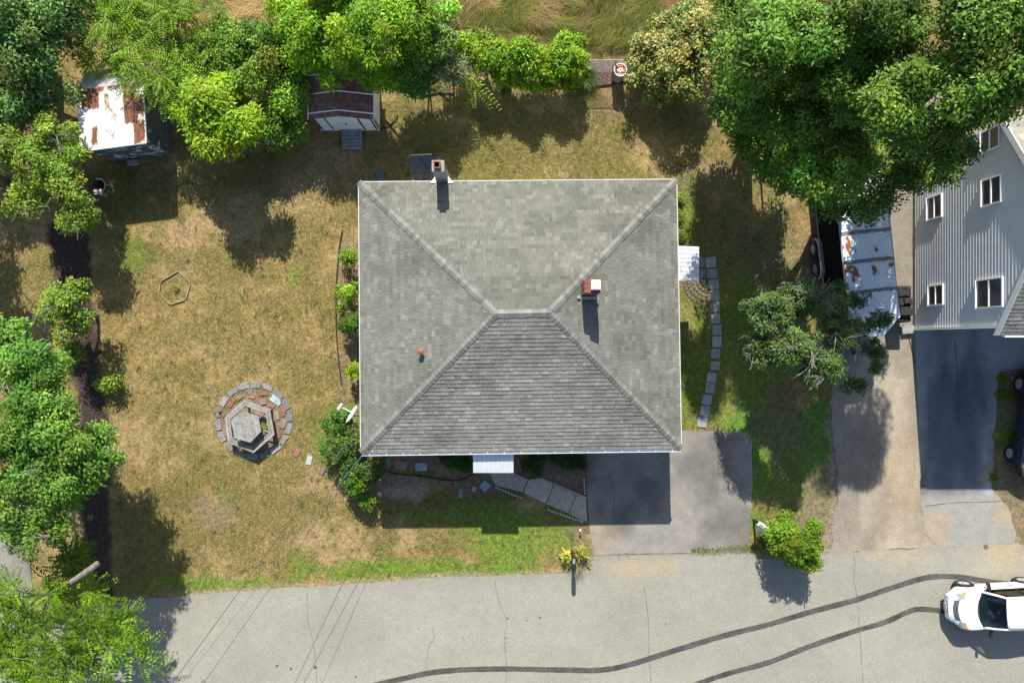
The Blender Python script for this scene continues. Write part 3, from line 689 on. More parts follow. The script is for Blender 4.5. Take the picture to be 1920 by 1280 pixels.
# ------------------------------------------------------------------ white shed with maroon roof
wx0, wx1, wy0, wy1 = -7.66, -5.36, 8.53, 11.2; we, wrz = 1.62, 1.95; wmx = (wx0+wx1)/2
ws = thing('garden_shed', 'white metal shed with maroon roof and double doors under the bright tree', 'shed', (wmx, (wy0+wy1)/2, 0))
mb = MB(); Pw = [(wx0, .05), (wx1, .05), (wx1, we), (wmx, wrz), (wx0, we)]
mb.add([(x, wy0, z) for x, z in Pw]+[(x, wy1, z) for x, z in Pw], [(0, 1, 2, 3, 4), (9, 8, 7, 6, 5), (1, 6, 7, 2), (5, 0, 4, 9)]); mb.build('wall', m_shedwhite, ws)
MB().box((wmx, (wy0+wy1)/2, .03), (wx1-wx0+.06, wy1-wy0+.06, .1)).build('base', m_white, ws)
for s, xa in ((-1, wx0-.09), (1, wx1+.09)):
    rf = MB(); n = 12; ye = wy0-.1
    zs = we-.05
    rf.add([(xa, ye, zs), (wmx, ye, wrz+.03), (wmx, wy1+.1, wrz+.03), (xa, wy1+.1, zs), (xa, ye, zs+.04), (wmx, ye, wrz+.07), (wmx, wy1+.1, wrz+.07), (xa, wy1+.1, zs+.04)],
           [(4, 5, 6, 7), (3, 2, 1, 0), (0, 1, 5, 4), (1, 2, 6, 5), (2, 3, 7, 6), (3, 0, 4, 7)]); r_ = rf.build('roof', m_maroon, ws)
    for i, yy in enumerate(np.arange(wy0+.12, wy1, .36)):
        big = i % 2 == 0
        b = MB(); b.tube([(xa-.01*s*-1, yy, zs+.05), (wmx, yy, wrz+.08)], .026 if big else .012, 4); b.build('seam', m_white if big and i in (0, 2, 4) else m_maroon, r_)
    b = MB(); b.tube([(xa, ye, zs+.02), (xa, wy1+.1, zs+.02)], .035, 4); b.build('eave_trim', m_white, ws)
for x in (wx0+.05, wx0+.5, wx1-.55, wx1-.07): MB().box((x, wy0-.012, .82), (.055, .03, 1.5)).build('trim_strip', m_darktrim, ws)
for s in (-1, 1):
    dw = (wx1-.55-wx0-.5-.06)/2
    dd = MB().box((wmx-.025+s*(dw/2+.004), wy0-.012, .84), (dw, .02, 1.52)).build('door', m_shedwhite, ws)
    if s == 1: MB().box((wmx+.02, wy0-.035, .85), (.04, .04, .12)).build('handle', m_black, dd)
MB().box((wx1+.012, wy0+.06, .82), (.03, .12, 1.5)).build('corner_trim', M('tan_trim', (.3, .17, .1), .6), ws)
for i in range(5): MB().box((wx1+.012, wy0+.35+i*.45, .82), (.02, .02, 1.5)).build('wall_rib', m_shedwhite, ws)
rampc = G(661, 259); ramp = thing('wooden_ramp', 'grey wooden ramp of boards at the white shed doors', 'ramp', (rampc.x, rampc.y, 0))
for i in range(6):
    y = wy0-.08-i*.135; z = .14-i*.016
    o = MB().box((rampc.x, y, z), (.76, .118, .035), 0, Matrix.Rotation(.12, 3, 'X')).build('board', m_wood, ramp); k = random.uniform(.85, 1.15); fcol(o, (.2*k, .22*k, .235*k))
for s in (-1, 1): o = MB().box((rampc.x+s*.37, wy0-.42, .09), (.05, .8, .1), 0, Matrix.Rotation(.12, 3, 'X')).build('stringer', m_wood, ramp); fcol(o, (.22, .24, .25))

# ------------------------------------------------------------------ back landing with dark panel
dk = thing('back_landing', 'weathered board landing behind the house by the grey chimney', 'deck', G(800, 315))
ga, gb_ = G(771, 294, .35), G(824, 337, .35)
nb = 13; ws_ = (gb_.x-ga.x)/nb
for i in range(nb):
    o = MB().box((ga.x+(i+.5)*ws_, (ga.y+gb_.y)/2, .35), (ws_-.014, ga.y-gb_.y, .04)).build('board', m_wood, dk); k = random.uniform(.7, 1.2); fcol(o, (.17*k, .155*k, .14*k))
for x in (ga.x+.06, gb_.x-.06):
    for y in (ga.y-.06, gb_.y+.06): MB().box((x, y, .165), (.09, .09, .33)).build('leg', m_wood, dk)
pl = MB(); a, b2, c_, d_ = G(769, 292, .47), G(810, 290, .47), G(811, 323, .42), G(769, 325, .42)
pl.add([p+Vector((0, 0, -.03)) for p in (d_, c_, b2, a)]+[d_, c_, b2, a], [(3, 2, 1, 0), (4, 5, 6, 7), (0, 1, 5, 4), (1, 2, 6, 5), (2, 3, 7, 6), (3, 0, 4, 7)])
pn = thing('bulkhead_panel', 'dark slate coloured panel lying on the back landing boards', 'panel', (a.x, d_.y, .4))
pl.build('sheet', m_tarp, pn)
MB().tube([a+Vector((0, .02, .01)), b2+Vector((0, .02, .01))], .03, 4).build('edge_strip', M('pale_edge', (.4, .37, .3), .7), pn)
MB().tube([G(785, 295, .485), G(803, 316, .46)], .013, 4).build('batten', m_black, pn)
c = G(712, 328); o = MB(); o.prism([(c.x-.15, c.y-.4), (c.x+.17, c.y-.4), (c.x+.17, c.y+.14), (c.x+.08, c.y+.2), (c.x-.08, c.y+.2), (c.x-.15, c.y+.12)], .0, .06); o = o.build('slate_slab', m_tarp); tag(o, 'dark slate slab on the lawn against the rear house wall', 'slab')

# ------------------------------------------------------------------ hexagonal picnic table on a ring of stones
TC = G(462, 800, .75); tc0 = Vector((TC.x, TC.y, 0))
tab = thing('picnic_table', 'weathered grey hexagonal picnic table with a ring of benches', 'table', tc0)
top = [G(*p, .75) for p in ((432.5, 786), (456.3, 771.2), (484.2, 779.4), (489.9, 808.1), (469.4, 829.4), (439.9, 821.2))]
topxy = [(p.x, p.y) for p in top]
ang = math.atan2(top[2].y-top[3].y, top[2].x-top[3].x)
def clip_halfplane(poly, n, d):     # keep n.p <= d
    out = []
    for i in range(len(poly)):
        p, q_ = poly[i], poly[(i+1) % len(poly)]; a = n[0]*p[0]+n[1]*p[1]-d; b = n[0]*q_[0]+n[1]*q_[1]-d
        if a <= 0: out.append(p)
        if a*b < 0: t = a/(a-b); out.append((p[0]+(q_[0]-p[0])*t, p[1]+(q_[1]-p[1])*t))
    return out
nrm = (math.cos(ang+math.pi/2), math.sin(ang+math.pi/2)); pr = [nrm[0]*p[0]+nrm[1]*p[1] for p in topxy]; lo, hi = min(pr), max(pr); nbd = 9
for i in range(nbd):
    a, b = lo+(hi-lo)*i/nbd+.002, lo+(hi-lo)*(i+1)/nbd-.002
    pg = clip_halfplane(clip_halfplane(topxy, nrm, b), (-nrm[0], -nrm[1]), -a)
    if len(pg) > 2: o = MB().prism(pg, .715, .75+random.uniform(-.003, .003)).build('tabletop_board', m_wood, tab); k = random.uniform(.85, 1.12); fcol(o, (.27*k, .26*k, .235*k))
bo = [G(*p, .45) for p in ((421, 781.9), (457.1, 749.9), (506.3, 767.1), (514.5, 814.7), (475.1, 849.1), (427.6, 829.4))]
cen = sum(bo, Vector())/6
bi = [cen+(p-cen)*.78 for p in bo]
for i in range(6):
    j = (i+1) % 6
    for f0, f1 in ((.0, .47), (.53, 1)):
        a0, a1 = bo[i].lerp(bi[i], f0), bo[j].lerp(bi[j], f0); c0_, c1_ = bo[j].lerp(bi[j], f1), bo[i].lerp(bi[i], f1)
        o = MB().prism([(p.x, p.y) for p in (a0, a1, c0_, c1_)], .41, .45+random.uniform(-.004, .004)).build('bench_board', m_wood, tab); k = random.uniform(.8, 1.15); fcol(o, (.25*k, .24*k, .215*k))
    mid = (bo[i]+bi[i])/2
    o = MB().tube([(mid.x, mid.y, 0), (mid.x, mid.y, .41)], .05, 4).build('leg', m_wood, tab); fcol(o, (.2, .19, .17))
    o = MB().tube([(mid.x, mid.y, .38), (tc0.x+(mid.x-tc0.x)*.3, tc0.y+(mid.y-tc0.y)*.3, .38)], .035, 4).build('brace', m_wood, tab); fcol(o, (.22, .21, .18))
    q_ = cen+(mid-cen)*.35
    o = MB().tube([(q_.x, q_.y, 0), (q_.x, q_.y, .715)], .045, 4).build('leg', m_wood, tab); fcol(o, (.2, .19, .17))
MB().lathe([(.02, 0), (.02, .002)], (tc0.x, tc0.y, .7535), 10).build('umbrella_hole_shade', m_black, tab)  # black disc on the boards, painted in for the hole's shade
patio = bpy.data.objects.new('stone_ring', None); COL.objects.link(patio); patio.location = G(476, 788); struct(patio)
pc = G(476, 788); px_ = 28/1302
SL = [(.19, .19, .19), (.22, .215, .21), (.16, .165, .17), (.235, .225, .21)]
def stone(cx, cy, a, w_, l_, col, par, name='paving_stone', h=.022, seed=0):
    r = random.Random(seed); ca, sa = math.cos(a), math.sin(a); pts = []
    for x, y in ((-.5, -.5), (-.15, -.52), (.2, -.5), (.5, -.48), (.52, 0), (.5, .5), (.1, .52), (-.3, .5), (-.5, .48), (-.51, .1)):
        x = x*w_*r.uniform(.9, 1.04); y = y*l_*r.uniform(.9, 1.04); pts.append((cx+x*ca-y*sa, cy+x*sa+y*ca))
    tp = [(cx+(p[0]-cx)*.95, cy+(p[1]-cy)*.95) for p in pts]
    o = MB().prism(pts, -.03, h, top=tp).build(name, m_stone, par); k = r.uniform(.88, 1.12); fcol(o, tuple(q*k for q in col)); return o
for i in range(18):
    t = 2*math.pi*(i+.35)/18; R = 67*px_
    stone(pc.x+R*math.cos(t), pc.y+R*math.sin(t), t, .24*random.uniform(.85, 1.15), .47*random.uniform(.8, 1.05), random.choice(SL), patio, seed=i)
RED, TAN, PUR = (.26, .12, .085), (.24, .18, .125), (.2, .12, .13)
for zx, zy, a, w_, l_, c in ((545, 265, .1, .2, .3, SL[2]), (690, 285, .05, .62*.6, .2, RED), (325, 400, .95, .56*.7, .2, RED), (225, 525, -.9, .4*.7, .16, RED), (835, 365, -.7, .5, .28, (.3, .36, .37)),
                            (915, 490, -1.1, .4, .22, RED), (920, 635, 1.2, .36, .24, TAN), (560, 325, -.2, .3, .16, RED), (420, 330, .6, .34, .2, TAN), (855, 540, -1.4, .34, .16, TAN), (690, 390, .1, .3, .2, TAN), (790, 430, -.6, .24, .14, RED), (875, 760, 1.3, .3, .14, RED)):
    p = G(380+zx/6.096, 690+zy/6.096); stone(p.x, p.y, a, w_, l_, c, patio, seed=int(zx))
gs = 'stepping stones across the lawn'
for px, py, a, w_, l_, c, lab in ((557, 848.5, .95, .34, .2, RED, 'red brick stepping stone in the dry lawn, nearest the picnic table'), (579.5, 863, 1.3, .36, .22, (.3, .36, .38), 'pale blue grey stepping stone in the dry lawn'),
                             (604, 883, .9, .3, .2, PUR, 'purple red stepping stone in the lawn beside the corner bush'), (721, 867, -.15, .5, .36, (.2, .26, .28), 'blue grey slab in the front bed nearest the bush'),
                             (751, 872, -.1, .48, .36, (.25, .18, .17), 'brownish square slab in the front bed'), (789, 875, 0, .5, .34, (.26, .34, .37), 'pale blue rectangular slab in the front bed'),
                             (864, 925, 1.4, .36, .2, (.2, .24, .25), 'small grey stepping stone on bare soil in front of house'), (889, 916, 1.4, .2, .16, (.25, .3, .31), 'smallest blue grey stepping stone on the bare soil'), (909, 911, .8, .38, .36, (.22, .28, .3), 'blue diamond shaped stepping stone near the front walk')):
    p = G(px, py); o = stone(p.x, p.y, a, w_, l_, c, None, 'stepping_stone', seed=int(px)); tag(o, lab, 'stepping stone', gs)

# front walk of broken concrete slabs
walk = bpy.data.objects.new('front_walk', None); COL.objects.link(walk); walk.location = G(1010, 930); struct(walk)
for i, sl_ in enumerate((((912, 870), (948, 870), (948, 886), (930, 911)), ((949, 880), (990, 898), (979.5, 922), (932, 910)), ((991.8, 898), (1014, 895.5), (1037, 908), (1023, 943), (981.5, 922.5)),
                        ((1038.5, 909), (1080, 926.2), (1065, 961.5), (1025, 944)), ((1081.3, 926.8), (1098, 932), (1101, 976), (1091, 975), (1066.5, 962.4)))):
    poly = densify(pp(*sl_), .2, .02, i+3); o = MB().prism(poly, -.03, .04+.006*(i % 3)).build('slab', m_stone, walk); k = (1, .92, 1.02, .98, 1.03)[i]; fcol(o, (.40*k, .345*k, .27*k))
def edging(pts, n, lab, sz=.07):
    P = [G(*p) for p in pts]; o0 = thing('garden_edging', lab, 'edging', P[0], group='white plastic edging pieces by the walk'); d = P[-1]-P[0]; a = math.atan2(d.y, d.x)
    for i in range(n):
        p = P[0]+d*(i/(n-1)); MB().box((p.x, p.y, .06), (d.length/n*.62, .05, .16), a).build('picket', m_edge, o0)
edging(((1015, 896), (1097, 931)), 22, 'long row of white plastic edging along the upper side of the front walk')
edging(((1094.5, 897), (1096, 924)), 6, 'short white edging row standing along the driveway edge')
edging(((931, 913), (977, 932)), 9, 'white edging row by the small stepping stones below the walk')
edging(((1029, 955), (1090, 976)), 12, 'white edging row below the lower end of the front walk')

# side path of slate squares and brick fan
path = bpy.data.objects.new('side_path', None); COL.objects.link(path); path.location = G(1330, 640); struct(path)
ys = ((165, 225), (228, 285), (290, 345), (350, 412), (415, 475), (478, 540), (545, 605), (610, 672), (680, 735), (750, 800), (815, 868), (870, 930), (935, 995), (998, 1060), (1062, 1122))
xs = (1117, 1125, 1135, 1140, 1142, 1145, 1152, 1152, 1143, 1142, 1122, 1112, 1095, 1083, 1070)
for i, ((a, b), x) in enumerate(zip(ys, xs)):
    p = G(960+x/2.998, 427+(a+b)/2/2.998); stone(p.x, p.y, (-.05, -.03, -.05, -.03, -.02, -.03, -.02, 0, .02, .05, .1, .15, .18, .16, .12)[i]*-1, (60 if i < 3 else 55)/2.998*px_, (b-a+1)/2.998*px_, random.choice(((.27, .275, .28), (.29, .295, .295), (.31, .31, .30))), path, seed=40+i)
for a, b in ((165, 225), (228, 283)):
    p = G(960+1062/2.998, 427+(a+b)/2/2.998); stone(p.x, p.y, 0, 44/2.998*px_, (b-a-2)/2.998*px_, (.2, .21, .23), path, seed=a)
fan = bpy.data.objects.new('brick_fan', None); COL.objects.link(fan); fan.location = G(1310, 545); struct(fan)
fc = G(1330, 523)
for k in range(5):
    R = (14+k*8.6)*px_; n = 3+k*2
    for i in range(n):
        t = math.pi*(.96+.52*(i+.5)/n); p = (fc.x+R*math.cos(t), fc.y+R*math.sin(t))
        stone(p[0], p[1], t, .11, R*math.pi*.5/n*.86, random.choice(((.15, .115, .095), (.13, .11, .095), (.17, .14, .12))), fan, 'brick', seed=k*20+i)

# hexagonal timber bed edge in the lawn
hx = [G(*p) for p in ((302, 527), (335, 508), (357.5, 530.5), (348, 562), (319, 571), (298, 549))]
hb = thing('hexagon_bed', 'low hexagon of thin pale timbers set in the dry lawn', 'garden bed', sum(hx, Vector())/6)
for i in range(6):
    a, b = hx[i], hx[(i+1) % 6]; d = b-a; c = (a+b)/2
    o = MB().box((c.x, c.y, .012), (d.length-.05, .04, .05), math.atan2(d.y, d.x)).build('timber', m_wood, hb); fcol(o, (.27, .215, .13))

def strip(pts, lab, wid=.035, h=.05):
    P = [G(*p) for p in pts]; m = ribbon([(p.x, p.y) for p in P], wid, h); n = len(m.v)
    top_ = list(m.v); m.v += [(x, y, -.05) for x, y, z in top_]
    for i in range(n//2-1): m.f += [[2*i, 2*i+2, 2*i+2+n, 2*i+n], [2*i+3, 2*i+1, 2*i+1+n, 2*i+3+n]]; m.c += [None, None]
    tag(m.build('bed_edging', m_rubberedge), lab, 'edging', 'black bed edging strips')
strip(((642, 432), (636, 470), (631, 530), (630, 580), (632, 640), (637, 690), (641, 722)), 'black edging strip in the lawn along the left side of the house')
strip(((706, 868), (720, 880), (745, 888), (790, 892), (840, 900), (865, 899), (885, 890)), 'black edging strip around the front bed left of the awning')
strip(((714, 242), (730, 236), (742, 224), (746, 216)), 'short black edging strip right of the white shed')
strip(((788, 184), (806, 177), (828, 175), (850, 176)), 'black edging strip under the grey leaved bush')
strip(((1102, 166), (1120, 162), (1145, 159), (1170, 155), (1192, 154)), 'black edging strip below the wood chips and barrel')

# ------------------------------------------------------------------ barrel, feeder, fence and yard things
bc = G(1157, 147); br = thing('barrel', 'grey barrel with orange lid bearing a white star, on wood chips', 'barrel', bc)
MB().lathe([(.2, 0), (.235, .1), (.25, .4), (.24, .75), (.23, .86)], bc, 20).build('body', m_greybarrel, br, smooth=True)
lid = MB().lathe([(.245, 0), (.245, .02), (0, .025)], bc+Vector((0, 0, .86)), 24).build('lid', m_orange, br)
rg = MB(); rg.lathe([(.262, -.03), (.258, .035), (.226, .035), (.226, .0)], bc+Vector((0, 0, .865)), 28); rg.build('rim', m_white, lid)
stp = []
for i in range(10):
    t = math.pi/2+.5+i*math.pi/5; r = .2 if i % 2 == 0 else .065; stp.append((bc.x+r*math.cos(t), bc.y+r*math.sin(t)))
MB().prism(stp, .886, .895).build('star', m_white, lid)
MB().lathe([(.022, 0), (.022, .02)], bc+Vector((0, 0, .895)), 8).build('knob', m_black, lid)
MB().box((bc.x-.0, bc.y+.12, .915), (.36, .02, .02), .05).build('lid_handle', M('maroon_handle', (.18, .04, .04), .5), lid)
f0, f1 = G(1000, 137), G(1330, 133)
fe_ = thing('chain_link_fence', 'low chain link fence behind the barrel with grey top rail', 'fence', (f0+f1)/2)
fd_ = f1-f0; nf = 5
for i in range(nf):
    p = f0+fd_*((i+.75)/nf*.999-.1); o = MB().tube([p, p+Vector((0, 0, 1.2))], .03, 8).build('post', m_galv, fe_)
MB().tube([f0+Vector((0, 0, 1.2)), f1+Vector((0, 0, 1.2))], .014, 8).build('top_rail', m_galv, fe_)
wm = MB(); L = fd_.length; u = fd_.normalized(); s = 0
while s < L:
    for sg_ in (1, -1):
        a = f0+u*s+Vector((0, 0, .03)); bq = s+sg_*1.12
        t = 1.
        if bq > L: t = (L-s)/1.12
        if bq < 0: t = s/1.12
        b = f0+u*(s+sg_*1.12*t)+Vector((0, 0, .03+1.14*t)); wm.tube([a, b], .004, 3)
    s += .085
o = wm.build('wire_mesh', m_galv, fe_); o['kind'] = 'stuff'
p = G(955.5, 109.5, 1.5); bf = thing('bird_feeder', 'small pale bird feeder box on a pole in the hedge', 'bird feeder', (p.x, p.y, 0))
MB().tube([(p.x, p.y, 0), (p.x, p.y, 1.3)], .016, 6).build('pole', m_black, bf)
MB().box((p.x, p.y, 1.4), (.17, .17, .2)).build('box', m_tarp, bf)
MB().lathe([(.17, 0), (.03, .1), (0, .1)], (p.x, p.y, 1.5), 4, Matrix.Rotation(.9, 3, 'Z')).build('roof', M('pale_blue_roof', (.45, .52, .58), .5), bf)
p = G(834.5, 163, .6); bb = thing('wire_plant_cage', 'round grey wire cage bowl below the grey leaved bush', 'plant cage', (p.x, p.y, 0))
for z, r in ((.6, .2), (.45, .185), (.3, .15)):
    MB().tube([(p.x+r*math.cos(t), p.y+r*math.sin(t), z) for t in np.linspace(0, 2*math.pi, 21)], .009, 4).build('hoop', m_galv, bb)
b = MB()
for t in np.linspace(0, 2*math.pi, 13)[:-1]: b.tube([(p.x+.2*math.cos(t), p.y+.2*math.sin(t), .6), (p.x+.15*math.cos(t), p.y+.15*math.sin(t), .3), (p.x, p.y, .2)], .006, 3)
for k in range(3): t = k*2.1; b.tube([(p.x+.14*math.cos(t), p.y+.14*math.sin(t), 0), (p.x+.14*math.cos(t), p.y+.14*math.sin(t), .32)], .01, 4)
b.build('wires', m_galv, bb)
# kettle grill
p = G(185, 348, .8); gr = thing('kettle_grill', 'black bowl shaped grill with pale lid edge in a grey frame by the dark shed', 'grill', (p.x, p.y, 0))
MB().lathe([(.08, .45), (.2, .52), (.25, .68), (.26, .8), (.24, .8), (.2, .62), (.05, .55), (0, .55)], (p.x, p.y, 0), 18).build('bowl', m_black, gr, smooth=True)
MB().tube([(p.x+.27*math.cos(t), p.y+.27*math.sin(t), .82) for t in np.linspace(-1.2, 1.9, 14)], .028, 6).build('hood_rim', m_galv, gr)
MB().box((p.x-.02, p.y-.2, .82), (.34, .1, .04), .05).build('front_shelf', M('pinkish_plastic', (.5, .34, .3), .6), gr)
MB().box((p.x+.08, p.y-.33, .8), (.5, .12, .02), -.2).build('side_shelf', m_galv, gr)
for sx, sy in ((-1, -1), (1, -1), (0, 1)): MB().tube([(p.x+sx*.14, p.y+sy*.12, .55), (p.x+sx*.24, p.y+sy*.22, 0)], .014, 6).build('leg', m_galv, gr)
MB().tube([(p.x+.26, p.y+.02, .8), (p.x+.42, p.y+.02, .8)], .012, 5).build('handle', m_galv, gr)
p = G(492.6, 267.5, .1); b = MB(); b.lathe([(.09, 0), (.13, .08), (.14, .2), (.07, .27), (0, .28)], (p.x, p.y, 0), 14); tag(b.build('plastic_can', m_red, smooth=True), 'red plastic can at the shrub edge', 'can')
p = G(502, 266, .1); jg = thing('plastic_jug', 'white plastic jug beside the red can', 'jug', (p.x, p.y, 0)); MB().lathe([(.1, 0), (.11, .02), (.11, .2), (.05, .28), (.04, .3)], (p.x, p.y, 0), 12).build('body', m_white, jg, smooth=True); MB().tube([(p.x+.06, p.y, .28), (p.x+.11, p.y, .24), (p.x+.11, p.y, .14)], .014, 5).build('handle', m_white, jg)
# pale boards lying by the field edge
wb_ = thing('board_pile', 'few pale weathered boards lying at the edge of the tall grass', 'boards', G(466, 62, .6))
for i, (a, b) in enumerate((((432, 58), (505, 49)), ((440, 66), (503, 60)), ((470, 70), (508, 64)))):
    A_, B_ = G(*a, .7), G(*b, .7); c = (A_+B_)/2; d = B_-A_
    o = MB().box((c.x, c.y, .66-.05*i), (d.length, .12, .05), math.atan2(d.y, d.x)).build('board', m_wood, wb_); fcol(o, (.42, .39, .35))
for x in (440, 500): p = G(x, 60, .5); o = MB().box((p.x, p.y, .28), (.12, .3, .58)).build('support', m_wood, wb_); fcol(o, (.25, .22, .18))

# ------------------------------------------------------------------ satellite dish
p = G(660, 777, 2.6); ds = thing('satellite_dish', 'white satellite dish on a mast at the left eave', 'satellite dish', (p.x, p.y, 0))
nd = Vector((-.8, .56, .3)).normalized(); R = nd.to_track_quat('Z', 'Y').to_matrix()
MB().lathe([(0, -.06), (.12, -.05), (.25, -.02), (.36, .03), (.365, .04), (.25, -.005), (.12, -.035), (0, -.045)], p, 24, R).build('reflector', m_white, ds, smooth=True)
arm = p+nd*.55+Vector((0, 0, -.12))
MB().tube([p+Vector((0, 0, -.3)), p+nd*.2+Vector((0, 0, -.28)), arm], .022, 6).build('feed_arm', m_white, ds)
MB().tube([arm-R@Vector((.12, 0, 0)), arm+R@Vector((.12, 0, 0))], .045, 8).build('receiver', m_white, ds)
MB().tube([p-nd*.08, p-nd*.15+Vector((0, 0, -.3)), Vector((wl, p.y-.3, 2.1))], .025, 6).build('mast', m_galv, ds)

# ------------------------------------------------------------------ trailers
def at(px, py, z): return G(px, py, z)
tl, tr = at(1571, 400, 2.25), at(1667, 400, 2.25); bl, brr = at(1592, 598, 2.25), at(1687, 598, 2.25)
ud = ((bl-tl)+(brr-tr)); ud.z = 0; ud.normalize(); uw_ = Vector((-ud.y, ud.x, 0))     # ud points to the nose (down the photo), uw_ to the right
tw = ((tr-tl).dot(uw_)+(brr-bl).dot(uw_))/2; org = (tl+tr)/2; org.z = 0; back = -1.7; nose0 = (bl-tl).dot(ud); nose1 = nose0+.62
def T(a, b, z): return org+ud*a+uw_*b+Vector((0, 0, z))
ct = thing('cargo_trailer', 'black sided trailer with white seamed roof bearing rust patches, under the maple', 'trailer', T(1, 0, 0))
h2 = tw/2
out = [(back, -h2), (nose0, -h2), (nose1, -.28), (nose1, .28), (nose0, h2), (back, h2)]
xy = [(T(a, b, 0).x, T(a, b, 0).y) for a, b in out]
MB().prism(xy, .45, 2.24).build('body', M('trailer_side', (.010, .010, .011), .95, .2, 2, spec=.05), ct)
n, m_ = int((nose1-back)/.03), int(tw/.03); A_, B_ = np.meshgrid(np.linspace(back, nose1, n+1), np.linspace(-h2, h2, m_+1))
lim_ = np.where(A_ > nose0, h2-(A_-nose0)/(nose1-nose0)*(h2-.28), h2); Bc = np.clip(B_, -lim_, lim_)
pos = np.array(org)[None, None]+A_[..., None]*np.array(ud)+Bc[..., None]*np.array(uw_); pos[..., 2] = 2.262+.03*(1-(Bc/h2)**2)
c = np.ones(A_.shape+(3,))*np.array((.62, .68, .73))*(.88+.2*fbm(A_*2.5, Bc*2.5, 41))[..., None]
nz = fbm(A_*7, Bc*7, 42); dirt = sstep(.66, .74, fbm(A_*9, Bc*9, 47)); c = c*(1-dirt[..., None]*.35)
for (px, py, rx, ry) in ((1590, 458, .1, .28), (1604, 470, .05, .08), (1590, 505, .16, .16), (1604, 512, .12, .2), (1639, 507, .08, .16), (1671, 495, .1, .08), (1625, 545, .3, .05), (1643, 468, .06, .08), (1580, 463, .08, .1), (1600, 523, .06, .2)):
    q_ = G(px, py, 2.27)-org; qa, qb = q_.dot(ud), q_.dot(uw_)
    t = 1-sstep(.65, 1.15, np.hypot((A_-qa)/ry, (Bc-qb)/rx)+(nz-.5)*2.2); c = c*(1-t[..., None])+np.array((.27, .095, .035))*(.5+nz[..., None])*t[..., None]
idx_ = np.arange((n+1)*(m_+1)).reshape(m_+1, n+1); q_ = np.stack([idx_[:-1, :-1], idx_[:-1, 1:], idx_[1:, 1:], idx_[1:, :-1]], -1).reshape(-1)
trf = npmesh('roof', pos.reshape(-1, 3), q_, 4, c.reshape(-1, 3), m_metalroof, ct, smooth=True)
ms = M('sealant', (.17, .17, .165), .9, .3, 9)
for py in (330, 378, 433, 488, 545):
    a = (G(1630, py, 2.27)-org).dot(ud); b = MB()
    pts = [(T(a+random.uniform(-.015, .015), -h2+tw*i/14, 2.285+.03*(1-((-h2+tw*i/14)/h2)**2)), random.uniform(.055, .075)) for i in range(15)]
    vs = []
    for p, wd in pts: vs += [p+ud*wd, p-ud*wd]
    b.add(vs, [(2*i, 2*i+1, 2*i+3, 2*i+2) for i in range(14)]); b.build('roof_seam', ms, trf)
for s in (-1, 1): MB().tube([T(back, s*h2, 2.25), T(nose0, s*h2, 2.25), T(nose1, s*.28, 2.25)], .035, 4).build('roof_trim', m_galv, ct)
MB().tube([T(nose1, -.28, 2.25), T(nose1, .28, 2.25)], .035, 4).build('roof_trim', m_galv, ct)
for s in (-1, 1): MB().tube([T(nose0, s*.5, .42), T(nose1+.75, 0, .42)], .045, 4).build('tongue', m_black, ct)
MB().tube([T(nose1+.5, 0, .1), T(nose1+.5, 0, .95)], .035, 8).build('jack', m_galv, ct); MB().box(T(nose1+.85, 0, .45), (.1, .24, .09), 0).build('coupler', m_galv, ct)
def wheel(par, c, r, wd, axis_y, rimmat, spokes=7, sub=True):
    """c local/world centre, axis_y: unit outward axis"""
    R = Vector(axis_y).to_track_quat('Z', 'Y').to_matrix()
    t = MB(); t.lathe([(r*.62, -wd/2), (r*.94, -wd/2), (r, -wd*.3), (r, wd*.3), (r*.94, wd/2), (r*.66, wd/2), (r*.62, wd*.36), (r*.62, -wd/2)], c, 24, R)
    o = t.build('wheel', m_rubber, par, local=True, smooth=False)
    q0 = MB(); q0.lathe([(r*.63, wd*.40), (r*.56, wd*.44), (r*.54, wd*.2)], c, 24, R); q0.lathe([(r*.17, wd*.1), (r*.15, wd*.44), (0, wd*.46)], c, 12, R)
    for i in range(spokes):
        t_ = 2*math.pi*i/spokes; a = R@Vector((math.cos(t_)*r*.1, math.sin(t_)*r*.1, wd*.36)); b_ = R@Vector((math.cos(t_)*r*.58, math.sin(t_)*r*.58, wd*.36)); q0.tube([Vector(c)+a, Vector(c)+b_], r*.075, 4)
    q0.build('rim', rimmat, o, local=True)
    d_ = MB().lathe([(r*.56, wd*.1), (0, wd*.1)], c, 16, R).build('hub_disc', m_black, o, local=True)
    return o
for s in (-1, 1):
    wm_ = (G(1525, 486, .35)-org).dot(ud)
    bs_ = h2+.13
    for a in (wm_-.39, wm_+.39): wheel(ct, T(a, s*bs_, .32)-ct.location, .32, .2, uw_*s, m_galv, 6)
    f_ = MB(); prof = [(-.80, .40), (-.74, .60), (-.52, .72), (0, .735), (.52, .72), (.74, .60), (.80, .40)]; vs = []
    for da, z in prof: vs += [T(wm_+da, s*(bs_+.02), z), T(wm_+da, s*(h2-.02), z)]
    f_.add(vs, [(2*i, 2*i+1, 2*i+3, 2*i+2) for i in range(6)]); f_.add([T(wm_+da, s*(h2+.01), z) for da, z in prof], [tuple(range(7))]); f_.build('fender', m_galv, ct)
    MB().tube([T(wm_+da, s*(bs_+.03), z) for da, z in prof], .018, 5).build('fender_lip', m_alu, ct)
    MB().tube([T(back, s*(h2+.012), .5), T(nose0, s*(h2+.012), .5), T(nose1, s*.3, .5)], .022, 4).build('lower_trim', m_galv, ct)
    MB().tube([T(back, s*(h2+.012), .62), T(nose0, s*(h2+.012), .62)], .012, 4).build('lower_trim', m_black, ct)

